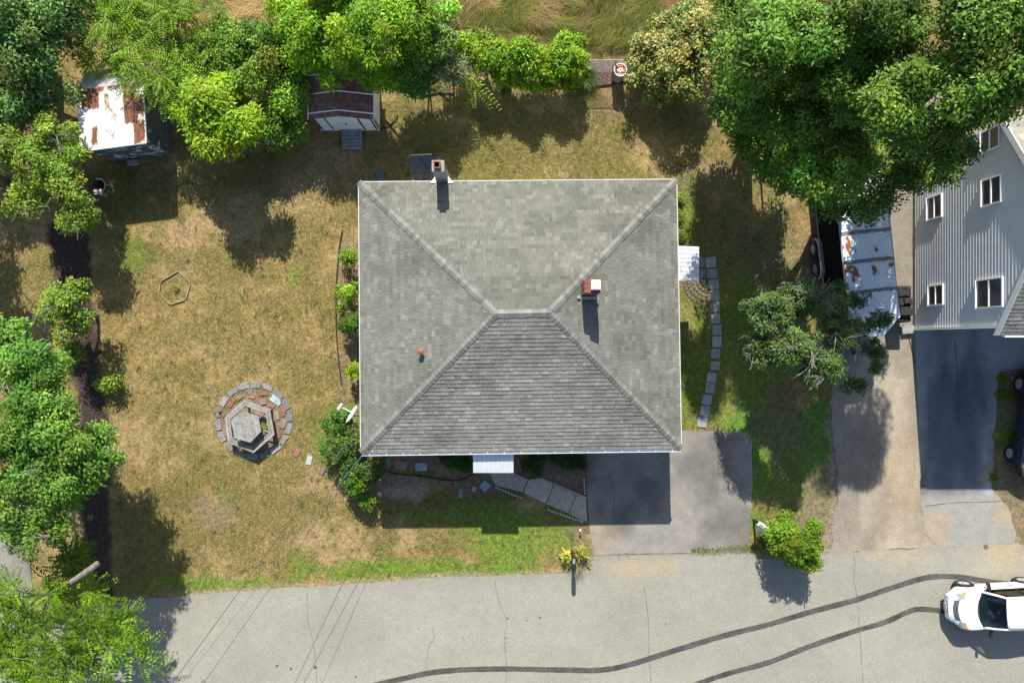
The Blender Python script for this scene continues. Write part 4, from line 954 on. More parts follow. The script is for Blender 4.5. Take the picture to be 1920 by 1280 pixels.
# ------------------------------------------------------------------ covered barbecue by the neighbour's wall
g0, g1 = G(1686, 534, 1.1), G(1714, 604, 1.1); cx, cy = (g0.x+g1.x)/2, (g0.y+g1.y)/2; gw, gl_ = g1.x-g0.x, g0.y-g1.y
cg = thing('covered_barbecue', 'barbecue under a black cloth cover against the grey siding', 'barbecue', (cx, cy, 0))
b = MB(); b.prism([(cx-gw/2-.03, cy-gl_/2), (cx+gw/2, cy-gl_/2), (cx+gw/2, cy+gl_/2), (cx-gw/2-.03, cy+gl_/2)], .06, .9, top=[(cx-gw/2, cy-gl_/2+.03), (cx+gw/2-.02, cy-gl_/2+.02), (cx+gw/2-.02, cy+gl_/2-.03), (cx-gw/2, cy+gl_/2-.02)]); cv = b.build('cover', m_blackcloth, cg)
for dy, ll, zt, wf in ((.5, .36, .98, .9), (.08, .34, 1.06, .96), (-.3, .38, 1.12, .92), (-.6, .22, .96, .86)):
    b = MB(); a, c_ = gw*wf/2, ll/2; yy = cy+dy*gl_/1.5
    b.prism([(cx-a, yy-c_), (cx+a, yy-c_), (cx+a, yy+c_), (cx-a, yy+c_)], .88, zt, top=[(cx-a*.9, yy-c_*.8), (cx+a*.92, yy-c_*.86), (cx+a*.9, yy+c_*.8), (cx-a*.86, yy+c_*.84)]); b.build('cover_fold', m_blackcloth, cv)
b = MB(); b.box((cx+.02, cy+.12, 1.1), (.24, .22, .08), .1); b.build('cover_pocket', m_blackcloth, cv)
for i in range(5): yy = cy-gl_/2+gl_*(i+.5)/5; MB().tube([(cx-gw/2+.01, yy, .95), (cx, yy+.04, 1.0), (cx+gw/2-.03, yy-.02, .94)], .018, 5).build('crease', m_blackcloth, cv)
o = MB().box(G(1701, 618, .1), (.5, .3, .2), .1).build('concrete_block', m_concrete); tag(o, 'pale concrete block between the covered barbecue and the neighbour driveway', 'block')
hs = MB().tube([G(1694, 610, .03), G(1700, 622, .02), G(1706, 640, .02), G(1711, 662, .02), G(1714, 680, .02)], .016, 6).build('garden_hose', m_black); tag(hs, 'thin dark hose on the gravel beside the dark driveway', 'hose')

# ------------------------------------------------------------------ mailboxes, stake, cover, wires
p = G(1076, 1054, 1.1); mx = thing('mailbox', 'black mailbox on a post in the yellow green hosta', 'mailbox', (p.x, p.y, 0))
MB().box((p.x, p.y+.1, .48), (.1, .1, .96)).build('post', m_black, mx)
bx = MB(); prof = [(-.085, .93), (.085, .93), (.085, 1.05)]+[(.085*math.cos(t), 1.05+.085*math.sin(t)) for t in np.linspace(.3, 2.84, 7)]+[(-.085, 1.05)]
n = len(prof); bx.add([(p.x+a, p.y-.36, z) for a, z in prof]+[(p.x+a, p.y+.14, z) for a, z in prof], [tuple(range(n)), tuple(range(2*n-1, n-1, -1))]+[(i, n+i, n+(i+1) % n, (i+1) % n) for i in range(n)])
bxo = bx.build('box', m_black, mx); MB().box((p.x+.1, p.y-.1, 1.05), (.012, .03, .16)).build('flag', m_red, bxo)
MB().box((p.x, p.y+.06, 1.148), (.1, .2, .012)).build('top_glint', m_galv, bxo)  # grey plate painted in for the glint on the box top
p = G(1432, 987, 1.05); my = thing('mailbox', 'white mailbox on a dark post at the round roadside bush', 'mailbox', (p.x, p.y, 0))
MB().box((p.x-.02, p.y, .48), (.09, .09, .96)).build('post', m_black, my)
a_ = -.62; R = Matrix.Rotation(a_, 3, 'Z')
bx = MB(); n = len(prof); bx.add([Vector((p.x, p.y, .02))+R@Vector((s_, a, z)) for s_ in (-.22, .22) for a, z in prof], [tuple(range(n))[::-1], tuple(range(n, 2*n))]+[(i, (i+1) % n, n+(i+1) % n, n+i) for i in range(n)])
bxo = bx.build('box', m_white, my)
MB().box(Vector((p.x, p.y, 1.155))+R@Vector((0, .0, 0)), (.42, .035, .012), a_).build('top_strip', m_black, bxo)
MB().box(Vector((p.x, p.y, .9))+R@Vector((.02, -.14, 0)), (.22, .16, .02), a_).build('paper_tray', m_white, my)
MB().box((p.x-.02, p.y, .98), (.3, .08, .05), a_).build('bracket', m_black, my)
p = G(1088, 994, .3); o = thing('marker_stake', 'short dark stake with white top in the grass by the driveway', 'stake', (p.x, p.y, 0)); MB().tube([(p.x, p.y, 0), (p.x, p.y, .26)], .02, 6).build('shaft', m_black, o); MB().lathe([(.045, 0), (.045, .05), (0, .07)], (p.x, p.y, .25), 10).build('cap', m_white, o)
p = G(1848, 1024); o = MB().lathe([(.1, 0), (.1, .012), (.06, .014), (0, .014)], p+Vector((0, 0, .014)), 16).build('valve_cover', M('rusty_iron', (.16, .09, .075), .8, .3, 20)); tag(o, 'small round rusty utility cover in the pavement near the white car', 'utility cover')
def wirerun(P, Q, sag, r, lab, mat=m_wire):
    P, Q = Vector(P), Vector(Q); pts = []
    for i in range(25): t = i/24; p = P.lerp(Q, t); p.z -= sag*4*t*(1-t); pts.append(p)
    tag(MB().tube(pts, r, 5).build('service_wire', mat, at=P), lab, 'wire', 'overhead wires to the house')
for (ax_, ay_, az), (bx_, by_, bz), r, lab in (((668, 806, 2.95), (322, 1280, 5.6), .011, 'overhead dark wire reaching the left eave, farthest left of the wires'), ((694, 834, 2.95), (340, 1280, 5.4), .009, 'pale twisted overhead wire reaching the house corner above the bush'), ((694, 834, 3.02), (381, 1280, 5.9), .008, 'thin overhead wire, farthest right over the road')):
    P, Q = G(ax_, ay_, az), G(bx_, by_, bz); Q2 = P+(Q-P)*2.0
    wirerun(P, Q2, .15, r, lab, m_wire if r != .009 else M('pale_wire', (.14, .14, .13), .6))

# ------------------------------------------------------------------ cars (local frame: +x nose, +y left, origin under the front axle)
def car(name, label, front, rz, paint, wb, hw, nose, tail, belt, roofz, hood0, hood1, cowl, head, rear0, rear1, dark_roof=False, group=None):
    c = thing(name, label, 'car', (front.x, front.y, 0), rz)
    xs = [-wb-tail, -wb-tail+.06, -wb-tail+.22, -wb-tail+.5, -wb-.3, -wb+.2, rear0, (rear0+head)/2, head, cowl-.25, cowl, .05, .3, nose*.55, nose*.75, nose*.9, nose]
    def W(x):
        f = max(0, (x-.1)/(nose-.1)); b = max(0, (-wb-tail*.35-x)/(tail*.65))
        return hw*(1-.36*f**2.6-.06*f)*(1-.16*b**2.5)
    def ZT(x):
        if x > cowl: t = (x-cowl)/(nose-cowl); return hood0+(hood1-hood0)*t**1.6-.12*max(0, t-.85)/.15
        return belt
    vs = []; m = 13
    for x in xs:
        w_, zt = W(x), ZT(x); zb = .22 if -wb-.3 < x < .3 else .28
        e = 1 if x <= cowl else 1
        half = [(.9, zb), (.985, zb+.12), (1.0, .52), (.985, zt-.12), (.93, zt-.025), (.55, zt+.025), (0, zt+.04)]
        prof = [(w_*a, z) for a, z in half]+[(-w_*a, z) for a, z in half[:-1][::-1]]
        bulge = [0, .03, .05, .03, 0, 0, 0]; bulge = bulge+bulge[:-1][::-1]
        xx = [x+(bulge[k] if x == nose else -bulge[k] if x == xs[0] else 0)-(.30*(abs(prof[k][0])/hw)**2*min(1, (x-nose*.5)/(nose*.4)) if x > nose*.5 else 0)-({0: .25, 1: .2}[[cowl, cowl-.25].index(x)]*(abs(prof[k][0])/hw)**2 if x in (cowl, cowl-.25) else 0) for k in range(m)]
        vs += [(xx[k], prof[k][0], prof[k][1]) for k in range(m)]
    fs = []; tub0, tub1 = rear1+.1, cowl-.08
    for i in range(len(xs)-1):
        mid = (xs[i]+xs[i+1])/2
        for k in range(m-1):
            if 4 <= k <= 7 and tub0 < mid < tub1: continue
            fs.append((i*m+k, i*m+k+1, (i+1)*m+k+1, (i+1)*m+k))
        fs.append((i*m+m-1, i*m, (i+1)*m, (i+1)*m+m-1))
    fs += [tuple(range(m)), tuple((len(xs)-1)*m+k for k in range(m-1, -1, -1))]
    body = MB().add(vs, fs).build('body', paint, c, local=True, smooth=True)
    sb = body.modifiers.new('smooth', 'SUBSURF'); sb.levels = sb.render_levels = 2
    def patch(c4, nm, mat, off, bow=0):
        n = 8; v = []
        for i in range(n+1):
            for k in range(n+1):
                a, b_ = i/n, k/n; X = [(1-a)*(1-b_)*c4[0][q_]+(1-a)*b_*c4[1][q_]+a*b_*c4[2][q_]+a*(1-b_)*c4[3][q_] for q_ in (0, 1)]
                v.append((X[0]-bow*(X[1]/(hw*.5))**2, X[1], 1.4))
        o = MB().add(v, [(i*(n+1)+k, i*(n+1)+k+1, (i+1)*(n+1)+k+1, (i+1)*(n+1)+k) for i in range(n) for k in range(n)]).build(nm, mat, c, local=True, smooth=True)
        sw_ = o.modifiers.new('wrap', 'SHRINKWRAP'); sw_.target = body; sw_.wrap_method = 'PROJECT'; sw_.use_project_z = True; sw_.use_negative_direction = True; sw_.use_positive_direction = False; sw_.offset = off
        return o
    for s in (-1, 1):
        patch([(cowl+.08, s*hw*.70), (cowl+.08, s*hw*.715), (nose*.62, s*W(nose*.62)*.60), (nose*.62, s*W(nose*.62)*.585)], 'hood_seam', m_black, .004)
    # interior
    for s in (-1, 1): MB().box(((rear0+cowl)/2-.1, s*hw*.84, (.4+belt)/2-.02), (cowl-rear0+.1, .03, belt-.46)).build('door_lining', m_interior, c, local=True)
    b = MB(); b.box(((rear0+cowl)/2, 0, .4), (cowl-rear0-.1, hw*1.75, .04)); b.build('cabin_floor', m_interior, c, local=True)
    b = MB(); b.prism([(cowl-.05, -hw*.82), (cowl-.05, hw*.82), (cowl-.52, hw*.84), (cowl-.52, -hw*.84)], .6, belt-.02, top=[(cowl-.06, -hw*.8), (cowl-.06, hw*.8), (cowl-.42, hw*.82), (cowl-.42, -hw*.82)]); b.build('dashboard', m_tan, c, local=True)
    for y in (-.37, .37):
        for x0 in ((cowl-1.25), (cowl-2.15)):
            s_ = MB(); s_.prism([(x0-.25, y-.25), (x0+.27, y-.25), (x0+.27, y+.25), (x0-.25, y+.25)], .42, .62); s_.prism([(x0-.27, y-.24), (x0-.12, y-.24), (x0-.12, y+.24), (x0-.27, y+.24)], .6, 1.1, top=[(x0-.42, y-.2), (x0-.3, y-.2), (x0-.3, y+.2), (x0-.42, y+.2)]); s_.box((x0-.38, y, 1.2), (.1, .24, .17)); s_.build('seat', m_interior, c, local=True)
    sw = MB(); R = Matrix.Rotation(1.15, 3, 'Y')
    sw.tube([Vector((cowl-.62, .37, .95))+R@Vector((.18*math.cos(t), .18*math.sin(t), 0)) for t in np.linspace(0, 2*math.pi, 21)], .016, 6); sw.tube([(cowl-.62, .37, .95), (cowl-.45, .37, .88)], .035, 6); sw.build('steering_wheel', m_black, c, local=True)
    # roof, pillars, glass
    hr = hw*.71; hb = hw*.86
    def arc(x, half_, z, crown, bow=0, n=9): return [(x-bow*(2*abs(i/(n-1)-.5))**2, half_*(1-2*i/(n-1)), z+crown*(1-(2*i/(n-1)-1)**2)) for i in range(n)]
    rows = [arc(head, hr, roofz-.05, .05, .06), arc(head-.12, hr+.01, roofz-.02, .05, .05), arc((head+rear0)/2, hr+.02, roofz, .055), arc(rear0+.1, hr-.01, roofz-.04, .05), arc(rear0, hr-.03, roofz-.07, .05)]
    def skin(rows, name, mat, off=0):
        n = len(rows[0]); v = [p for r in rows for p in r]; f = [(i*n+k, i*n+k+1, (i+1)*n+k+1, (i+1)*n+k) for i in range(len(rows)-1) for k in range(n-1)]
        return MB().add(v, f).build(name, mat, c, local=True, smooth=True)
    rf = skin(rows, 'roof', paint); so = rf.modifiers.new('thick', 'SOLIDIFY'); so.thickness = .03
    skin([arc(cowl, hb*.93, belt+.01, .045, .26), arc((cowl+head)/2, (hb*.93+hr)/2+.01, (belt+roofz)/2+.02, .05, .17), arc(head+.005, hr-.02, roofz-.055, .05, .06)], 'windscreen', m_glass)
    MB().tube(arc(cowl+.03, hb*.95, belt+.005, .045, .27), .022, 5).build('cowl_trim', m_black, c, local=True)
    MB().tube(arc(head-.005, hr-.02, roofz-.045, .05, .06), .018, 5).build('header_trim', m_black, c, local=True)
    skin([arc(rear1, hb*.85, belt+.02, .04, -.15), arc(rear0-.005, hr-.05, roofz-.075, .05)], 'rear_window', m_glass)
    for s in (-1, 1):
        MB().tube([(cowl-.22, s*hb*.97, belt-.01), ((cowl+head)/2-.2, s*(hb*.97+hr)/2, (belt+roofz)/2+.02), (head-.08, s*(hr+.005), roofz-.05), ((head+rear0)/2, s*(hr+.025), roofz-.01), (rear0, s*(hr-.02), roofz-.07), (rear1+.05, s*hb*.93, belt)], [.05, .045, .04, .035, .05, .07], 8).build('pillar_rail', paint, c, local=True, smooth=True)
        w0 = MB(); xa, xb = cowl-.5, rear1+.35
        w0.add([(xa, s*hb*1.0, belt-.02), (xb, s*hb*1.0, belt-.02), (rear0+.12, s*(hr+.03), roofz-.07), (head-.35, s*(hr+.03), roofz-.06)], [(0, 1, 2, 3)])
        w0.build('side_window', m_sideglass, c, local=True)
        xm = (head+rear0)/2+.05; MB().tube([(xm, s*hb*1.01, belt-.02), (xm-.03, s*(hr+.035), roofz-.05)], .03, 4).build('door_pillar', m_black, c, local=True)
        MB().tube([(xa+.1, s*hb*1.035, belt-.03), (xb-.05, s*hb*1.035, belt-.03)], .014, 4).build('window_trim', m_black, c, local=True)
        mr = MB(); mr.prism([(cowl-.5, s*(hw-.02)), (cowl-.42, s*(hw-.02)), (cowl-.36, s*(hw+.2)), (cowl-.46, s*(hw+.22))], belt-.02, belt+.12); mr.build('door_mirror', m_black if not dark_roof else paint, c, local=True)
        q = patch([(nose*.34, s*W(nose*.34)*.90), (nose*.66, s*W(nose*.66)*.86), (nose*.66, s*W(nose*.66)*.52), (nose*.42, s*W(nose*.42)*.62)], 'headlight', m_lens, .012)
        q2 = patch([(nose*.28, s*W(nose*.28)*.93), (nose*.48, s*W(nose*.48)*.92), (nose*.52, s*W(nose*.52)*.76), (nose*.38, s*W(nose*.38)*.76)], 'indicator', m_amber, .020)
        for x in (0, -wb):
            R = Matrix.Rotation(math.pi/2, 3, 'X'); ar = MB()
            ar.lathe([(.36, -.01), (.37, .0), (.36, .012), (.0, .012)] if s < 0 else [(.36, .01), (.37, 0), (.36, -.012), (0, -.012)], (x, s*(hw*(1.0 if x else .985)+.004), .35), 24, R); ar.build('wheel_well_shade', m_black, c, local=True)  # black disc on the body side, painted in for the wheel well's shade
            wheel(c, (x, s*(hw-.06), .325), .325, .2, (0, s, 0), m_rim, 7)
        for xd in (cowl-.32, (head+rear0)/2+.05): MB().tube([(xd, s*(hw*.995), .35), (xd, s*(hw+.004), .55), (xd, s*(hw*.99), belt-.13)], .007, 4).build('door_seam', m_black, c, local=True)
        MB().tube([(head-.55, s*(hw+.005), belt-.14), (head-.75, s*(hw+.005), belt-.14)], .014, 5).build('door_handle', m_black if not dark_roof else m_galv, c, local=True)
    patch([(nose*.70, -hw*.5), (nose*.70, hw*.5), (nose*.87, hw*.46), (nose*.87, -hw*.46)], 'grille', m_black, .010, .09)
    for k in range(3): patch([(nose*(.735+.05*k), -hw*.47), (nose*(.735+.05*k), hw*.47), (nose*(.752+.05*k), hw*.46), (nose*(.752+.05*k), -hw*.46)], 'grille_bar', m_galv, .020, .09)
    MB().box((nose-.015, 0, .43), (.03, .32, .15)).build('number_plate', M('plate', (.45, .48, .55), .5) if 'plate' not in bpy.data.materials else bpy.data.materials['plate'], c, local=True)
    MB().box((nose-.22, 0, .27), (.2, hw*.9, .1)).build('lower_bumper', m_black, c, local=True)
    return c
wc_front = G(1806.8, 1095.9, .33); th = math.radians(183.2)
left = Vector((-math.sin(th), math.cos(th), 0))           # car's left in the world
front = Vector((wc_front.x, wc_front.y, 0)) + left*.79
wcar = car('parked_car', 'white compact car with dark windscreen standing on the road at the tyre marks', front, th, m_carwhite, 2.36, .84, .86, .72, .93, 1.47, .99, .74, -.12, -.86, -2.6, -3.0)
sf, sr = G(1897, 850, .34), G(1915, 720, .34); dd = (sf-sr); dd.z = 0; thb = math.atan2(dd.y, dd.x); lf = Vector((-math.sin(thb), math.cos(thb), 0))
car('parked_car', 'dark blue car standing on the soil right of the neighbour driveway', Vector((sf.x, sf.y, 0))+lf*.84, thb, m_carblue, dd.length, .9, .9, .9, 1.02, 1.62, 1.05, .85, -.25, -1.05, -3.2, -3.5, True)

# passenger seated in the white car (right side), one continuous body
def person(root_loc, rz):
    p = thing('person', 'person in a pale top and light jeans seated inside the white car', 'person', root_loc, rz)
    J = {}; E = []; Rr = {}
    def add(n, co, r, par=None):
        J[n] = (len(J), co); Rr[n] = r
        if par: E.append((J[par][0], J[n][0]))
    add('pelvis', (0, 0, .70), .15); add('waist', (-.06, 0, .86), .13, 'pelvis'); add('chest', (-.13, 0, 1.06), .15, 'waist'); add('neck', (-.15, 0, 1.2), .06, 'chest'); add('head0', (-.13, 0, 1.27), .075, 'neck'); add('head1', (-.12, 0, 1.37), .085, 'head0')
    for s, k in ((1, 'l'), (-1, 'r')):
        add('hip'+k, (.03, .1*s, .69), .1, 'pelvis'); add('knee'+k, (.47, .13*s, .73), .07, 'hip'+k); add('calf'+k, (.58, .12*s, .58), .055, 'knee'+k); add('ankle'+k, (.66, .11*s, .42), .04, 'calf'+k); add('toe'+k, (.84, .12*s, .43), .035, 'ankle'+k)
        add('sh'+k, (-.12, .19*s, 1.1), .065, 'chest'); add('el'+k, (.06, .25*s, .93), .045, 'sh'+k); add('wr'+k, (.27, .16*s, .87), .03, 'el'+k); add('palm'+k, (.335, .145*s, .85), .032, 'wr'+k)
        for i, (dy, ln) in enumerate(((-.03, .075), (-.01, .085), (.01, .08), (.028, .065))):
            add('f%da%s' % (i, k), (.37, .145*s+dy, .85), .010, 'palm'+k); add('f%db%s' % (i, k), (.37+ln*.5, .145*s+dy*1.2, .842), .009, 'f%da%s' % (i, k)); add('f%dc%s' % (i, k), (.37+ln*.85, .145*s+dy*1.25, .82), .008, 'f%db%s' % (i, k))
        add('t0'+k, (.32, .145*s-.045*s, .855), .011, 'palm'+k); add('t1'+k, (.355, .145*s-.062*s, .845), .009, 't0'+k)
    me = bpy.data.meshes.new('body'); me.from_pydata([c for _, c in J.values()], E, [])
    o = bpy.data.objects.new('body', me); COL.objects.link(o)
    o.modifiers.new('skin', 'SKIN'); me.skin_vertices or me.attributes
    if not me.skin_vertices:
        bpy.context.view_layer.objects.active = o
    lay = me.skin_vertices[0] if me.skin_vertices else None
    if lay is not None:
        for n, (i, c) in J.items(): lay.data[i].radius = (Rr[n], Rr[n]); lay.data[i].use_root = (n == 'pelvis')
    o.modifiers.new('sub', 'SUBSURF').render_levels = 1; o.modifiers['sub'].levels = 1
    dg = bpy.context.evaluated_depsgraph_get(); m2 = bpy.data.meshes.new_from_object(o.evaluated_get(dg)); m2.name = 'body'
    o.modifiers.clear(); o.data = m2; m2.materials.clear()
    for m_ in (m_skin, M('pale_shirt', (.35, .45, .55), .9, .1), M('light_jeans', (.33, .43, .5), .9, .15, 14)): m2.materials.append(m_)
    for f in m2.polygons:
        c = f.center
        f.material_index = 2 if (c.z < .8 and c.x > -.25 and not (c.x > .25 and c.z > .80)) else 0 if (c.z > 1.2 or c.x > .02) else 1
    m2.polygons.foreach_set('use_smooth', [True]*len(m2.polygons))
    o.parent = p
    hr = MB(); hr.lathe([(.0, .13), (.06, .115), (.095, .06), (.1, 0), (.09, -.06)], (-.135, 0, 1.36), 14); hr.build('hair', M('brown_hair', (.06, .035, .02), .8, .3, 30), p, local=True, smooth=True)
    fc_ = MB(); fc_.lathe([(0, .02), (.016, 0), (.012, -.03)], (-.03, 0, 1.345), 8); fc_.build('nose', m_skin, p, local=True)
    for s in (-1, 1): MB().lathe([(0, .012), (.012, 0), (0, -.012)], (-.043, s*.032, 1.375), 8).build('eye', m_black, p, local=True)
    return p
fw_ = Vector((math.cos(th), math.sin(th), 0)); sx = -.12-1.30
ploc = front+fw_*sx-left*.37
person(ploc+Vector((0, 0, -.02)), th)

# ------------------------------------------------------------------ vegetation
SP = {  # tip: painted sunlit tone of upper leaves; on flower the bloom colour
 'maple':  dict(L=.115, W=.068, cr=.42, col=(.054, .135, .014), tip=(.20, .325, .036), var=.36, dens=.9, hole=.43),
 'dark':   dict(L=.125, W=.075, cr=.44, col=(.070, .170, .034), tip=(.22, .35, .085), var=.32, dens=.8, hole=0.36),
 'lime':   dict(L=.16, W=.075, cr=.32, col=(.195, .335, .012), tip=(.35, .505, .026), var=.2, dens=1.0, hole=0.22),
 'bright': dict(L=.12, W=.065, cr=.40, col=(.120, .285, .008), tip=(.300, .460, .016), var=.24, dens=0.85, hole=0.32),
 'mid':    dict(L=.10, W=.065, cr=.36, col=(.080, .185, .016), tip=(.210, .330, .030), var=.3, dens=.85),
 'shrub':  dict(L=.115, W=.065, cr=.27, col=(.130, .285, .010), tip=(.300, .450, .018), var=.28, dens=1.0, hole=0.28),
 'grey':   dict(L=.10, W=.05, cr=.30, col=(.135, .195, .060), tip=(.250, .30, .13), var=.25, dens=1.0),
 'apple':  dict(L=.115, W=.068, cr=.28, col=(.120, .240, .022), tip=(.290, .390, .044), var=.3, dens=.72),
 'fresh':  dict(L=.12, W=.07, cr=.34, col=(.088, .222, .022), tip=(.20, .35, .052), var=.32, dens=0.85, hole=0.34),
 'flower': dict(L=.10, W=.065, cr=.22, col=(.150, .235, .025), tip=(.66, .57, .21), var=.14, dens=1.5, bloom=.62, hole=0.22),
 'small':  dict(L=.085, W=.05, cr=.2, col=(.075, .185, .016), tip=(.15, .27, .02), var=.25, dens=1.05),
 'deep':   dict(L=.08, W=.045, cr=.2, col=(.035, .085, .016), tip=(.06, .11, .018), var=.25, dens=1.1),
 'hosta':  dict(L=.2, W=.075, cr=.2, col=(.36, .42, .035), tip=(.52, .54, .10), var=.2, dens=.6),
 'sparse': dict(L=.10, W=.055, cr=.19, col=(.070, .142, .034), tip=(.165, .24, .065), var=.3, dens=0.95, hole=0.28),
 'roadbush': dict(L=.10, W=.055, cr=.17, col=(.095, .215, .012), tip=(.26, .39, .02), var=.34, dens=0.8, hole=0.3),
 'corner': dict(L=.085, W=.05, cr=.17, col=(.05, .13, .018), tip=(.12, .23, .03), var=.3, dens=0.7, hole=0.36),
 'tiny':   dict(L=.09, W=.035, cr=.07, col=(.15, .25, .02), tip=(.28, .36, .03), var=.2, dens=.8),
 'sumac':  dict(frond=1, L=.17, W=.05, cr=.50, col=(.122, .28, .015), tip=(.25, .40, .022), var=.18, dens=1.15, FL=.92),
 'walnut': dict(frond=1, L=.18, W=.058, cr=.50, col=(.045, .125, .010), tip=(.190, .320, .016), var=.38, dens=0.8, FL=.85, hole=0.33),
}
def unit(a): return a/np.maximum(np.linalg.norm(a, axis=-1, keepdims=True), 1e-9)
def quads(base, t, n, L, W, col, fold=.22):
    """leaf diamonds: base point, direction t, normal n; returns V, cols"""
    s = unit(np.cross(n, t)); n = np.cross(t, s); L = L[:, None]; W = W[:, None]
    a = base; b = base+t*L*.5+s*W*.5+n*W*fold; c = base+t*L-n*L*.12; d = base+t*L*.5-s*W*.5+n*W*fold
    V = np.stack([a, b, c, d], 1).reshape(-1, 3); C = np.repeat(col, 4, 0); return V, C
def foliage(lobes, sp, rng):
    Vs, Cs, tips, lobec = [], [], [], []
    for (px, py, z, rx, ry, rz) in lobes:
        c = np.array(G(px, py, z)); k = (H-z)/F; R = np.array((rx*k, ry*k, rz)); cr = sp['cr']
        area = 4*math.pi*((R[0]*R[1])**1.6+(R[0]*R[2])**1.6+(R[1]*R[2])**1.6)**(1/1.6)/3**(1/1.6)
        nc = max(4, int(area*.72/(math.pi*cr*cr)*1.25*sp['dens']))
        d = unit(rng.normal(size=(nc, 3))); d[:, 2] = np.where(d[:, 2] < -.3, -d[:, 2], d[:, 2])
        wob = 1+(np.array([fbm(np.array([q[0]*1.7+c[0]]), np.array([q[1]*1.7+q[2]+c[1]]), 13)[0] for q in d])-.5)*.95
        keep_ = np.array([fbm(np.array([q[0]*1.5+c[1]*3]), np.array([q[1]*1.5+q[2]*.8+c[0]*3]), 17, 2)[0] for q in d]) > sp.get('hole', .36); d, wob = d[keep_], wob[keep_]; nc = len(d)
        rad = (rng.random(nc)**.36)*wob
        ctr = c+d*rad[:, None]*(np.maximum(R-cr*.55, R*.35))
        ctr[:, 2] = np.maximum(ctr[:, 2], cr*.55); lobec.append((c, ctr))
        tips.append(ctr); ltone = rng.lognormal(.04, .15)
        for i in range(nc):
            up = np.array((0, 0, 1.)); s = cr*rng.lognormal(-.05, .28); tone = ltone*rng.lognormal(0, sp['var']*.7); out = d[i]
            if 'frond' in sp:
                nf = rng.integers(6, 9); a0 = rng.random()*6.28; FL = sp['FL']*s/cr; npair = 11
                for j in range(nf):
                    a = a0+j*2*math.pi/nf+rng.normal()*.2; el = rng.uniform(-.15, .55)
                    t = unit(np.array((math.cos(a)+out[0]*.5, math.sin(a)+out[1]*.5, el))); side = unit(np.cross(up, t)); nn_ = np.cross(t, side)
                    q = np.linspace(.12, 1, npair); pos = ctr[i]+t*(q*FL)[:, None]-up*(q**2*FL*.25)[:, None]
                    sz = 1-.55*np.abs(q-.5)*1.6
                    for sd in (-1, 1):
                        tt = unit(side*sd+t*.45-up*.12+rng.normal(size=(npair, 3))*.1)
                        nl = unit(np.tile(nn_, (npair, 1))+rng.normal(size=(npair, 3))*.18)
                        mixf = np.clip(rng.normal(.35+.4*(out[2] > .3), .25, npair), 0, 1)[:, None]  # fronds on the crown's upper side coloured paler, as if sunlit
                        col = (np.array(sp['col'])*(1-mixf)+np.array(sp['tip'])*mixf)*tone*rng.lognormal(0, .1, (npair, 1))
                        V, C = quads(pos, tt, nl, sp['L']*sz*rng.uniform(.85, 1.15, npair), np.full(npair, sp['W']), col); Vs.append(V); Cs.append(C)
                continue
            la = sp['L']*sp['W']*.5; nl = int(4*math.pi*s*s*.55/la*.78)
            dd = unit(rng.normal(size=(nl, 3))+np.array((0, 0, .35))+out*.35)
            rr = s*rng.random(nl)**.45
            pos = ctr[i]+dd*rr[:, None]*np.array((1.1, 1.1, .72))
            nrm = unit(dd*.62+up*.72+rng.normal(size=(nl, 3))*.3)
            t = unit(np.cross(nrm, rng.normal(size=(nl, 3)))+dd*.6-up*.25)
            mixf = np.clip(rng.normal(.3, .25, nl)+.5*(dd[:, 2]*.6+rr/s*.5-.35), 0, 1)[:, None]  # upper and outer leaves take the paler tip colour, top light painted in
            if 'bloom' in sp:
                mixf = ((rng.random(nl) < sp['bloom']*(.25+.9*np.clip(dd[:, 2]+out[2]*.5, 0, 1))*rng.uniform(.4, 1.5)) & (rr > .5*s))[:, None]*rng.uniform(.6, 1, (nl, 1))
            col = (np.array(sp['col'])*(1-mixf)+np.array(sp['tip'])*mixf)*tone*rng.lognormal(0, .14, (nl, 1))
            col[:, 0] *= rng.lognormal(0, .12)
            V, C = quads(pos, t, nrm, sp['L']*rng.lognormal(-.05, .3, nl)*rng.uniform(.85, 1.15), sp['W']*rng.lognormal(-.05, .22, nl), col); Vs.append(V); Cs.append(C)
    return np.concatenate(Vs), np.concatenate(Cs), np.concatenate(tips), lobec
NLEAF = 0
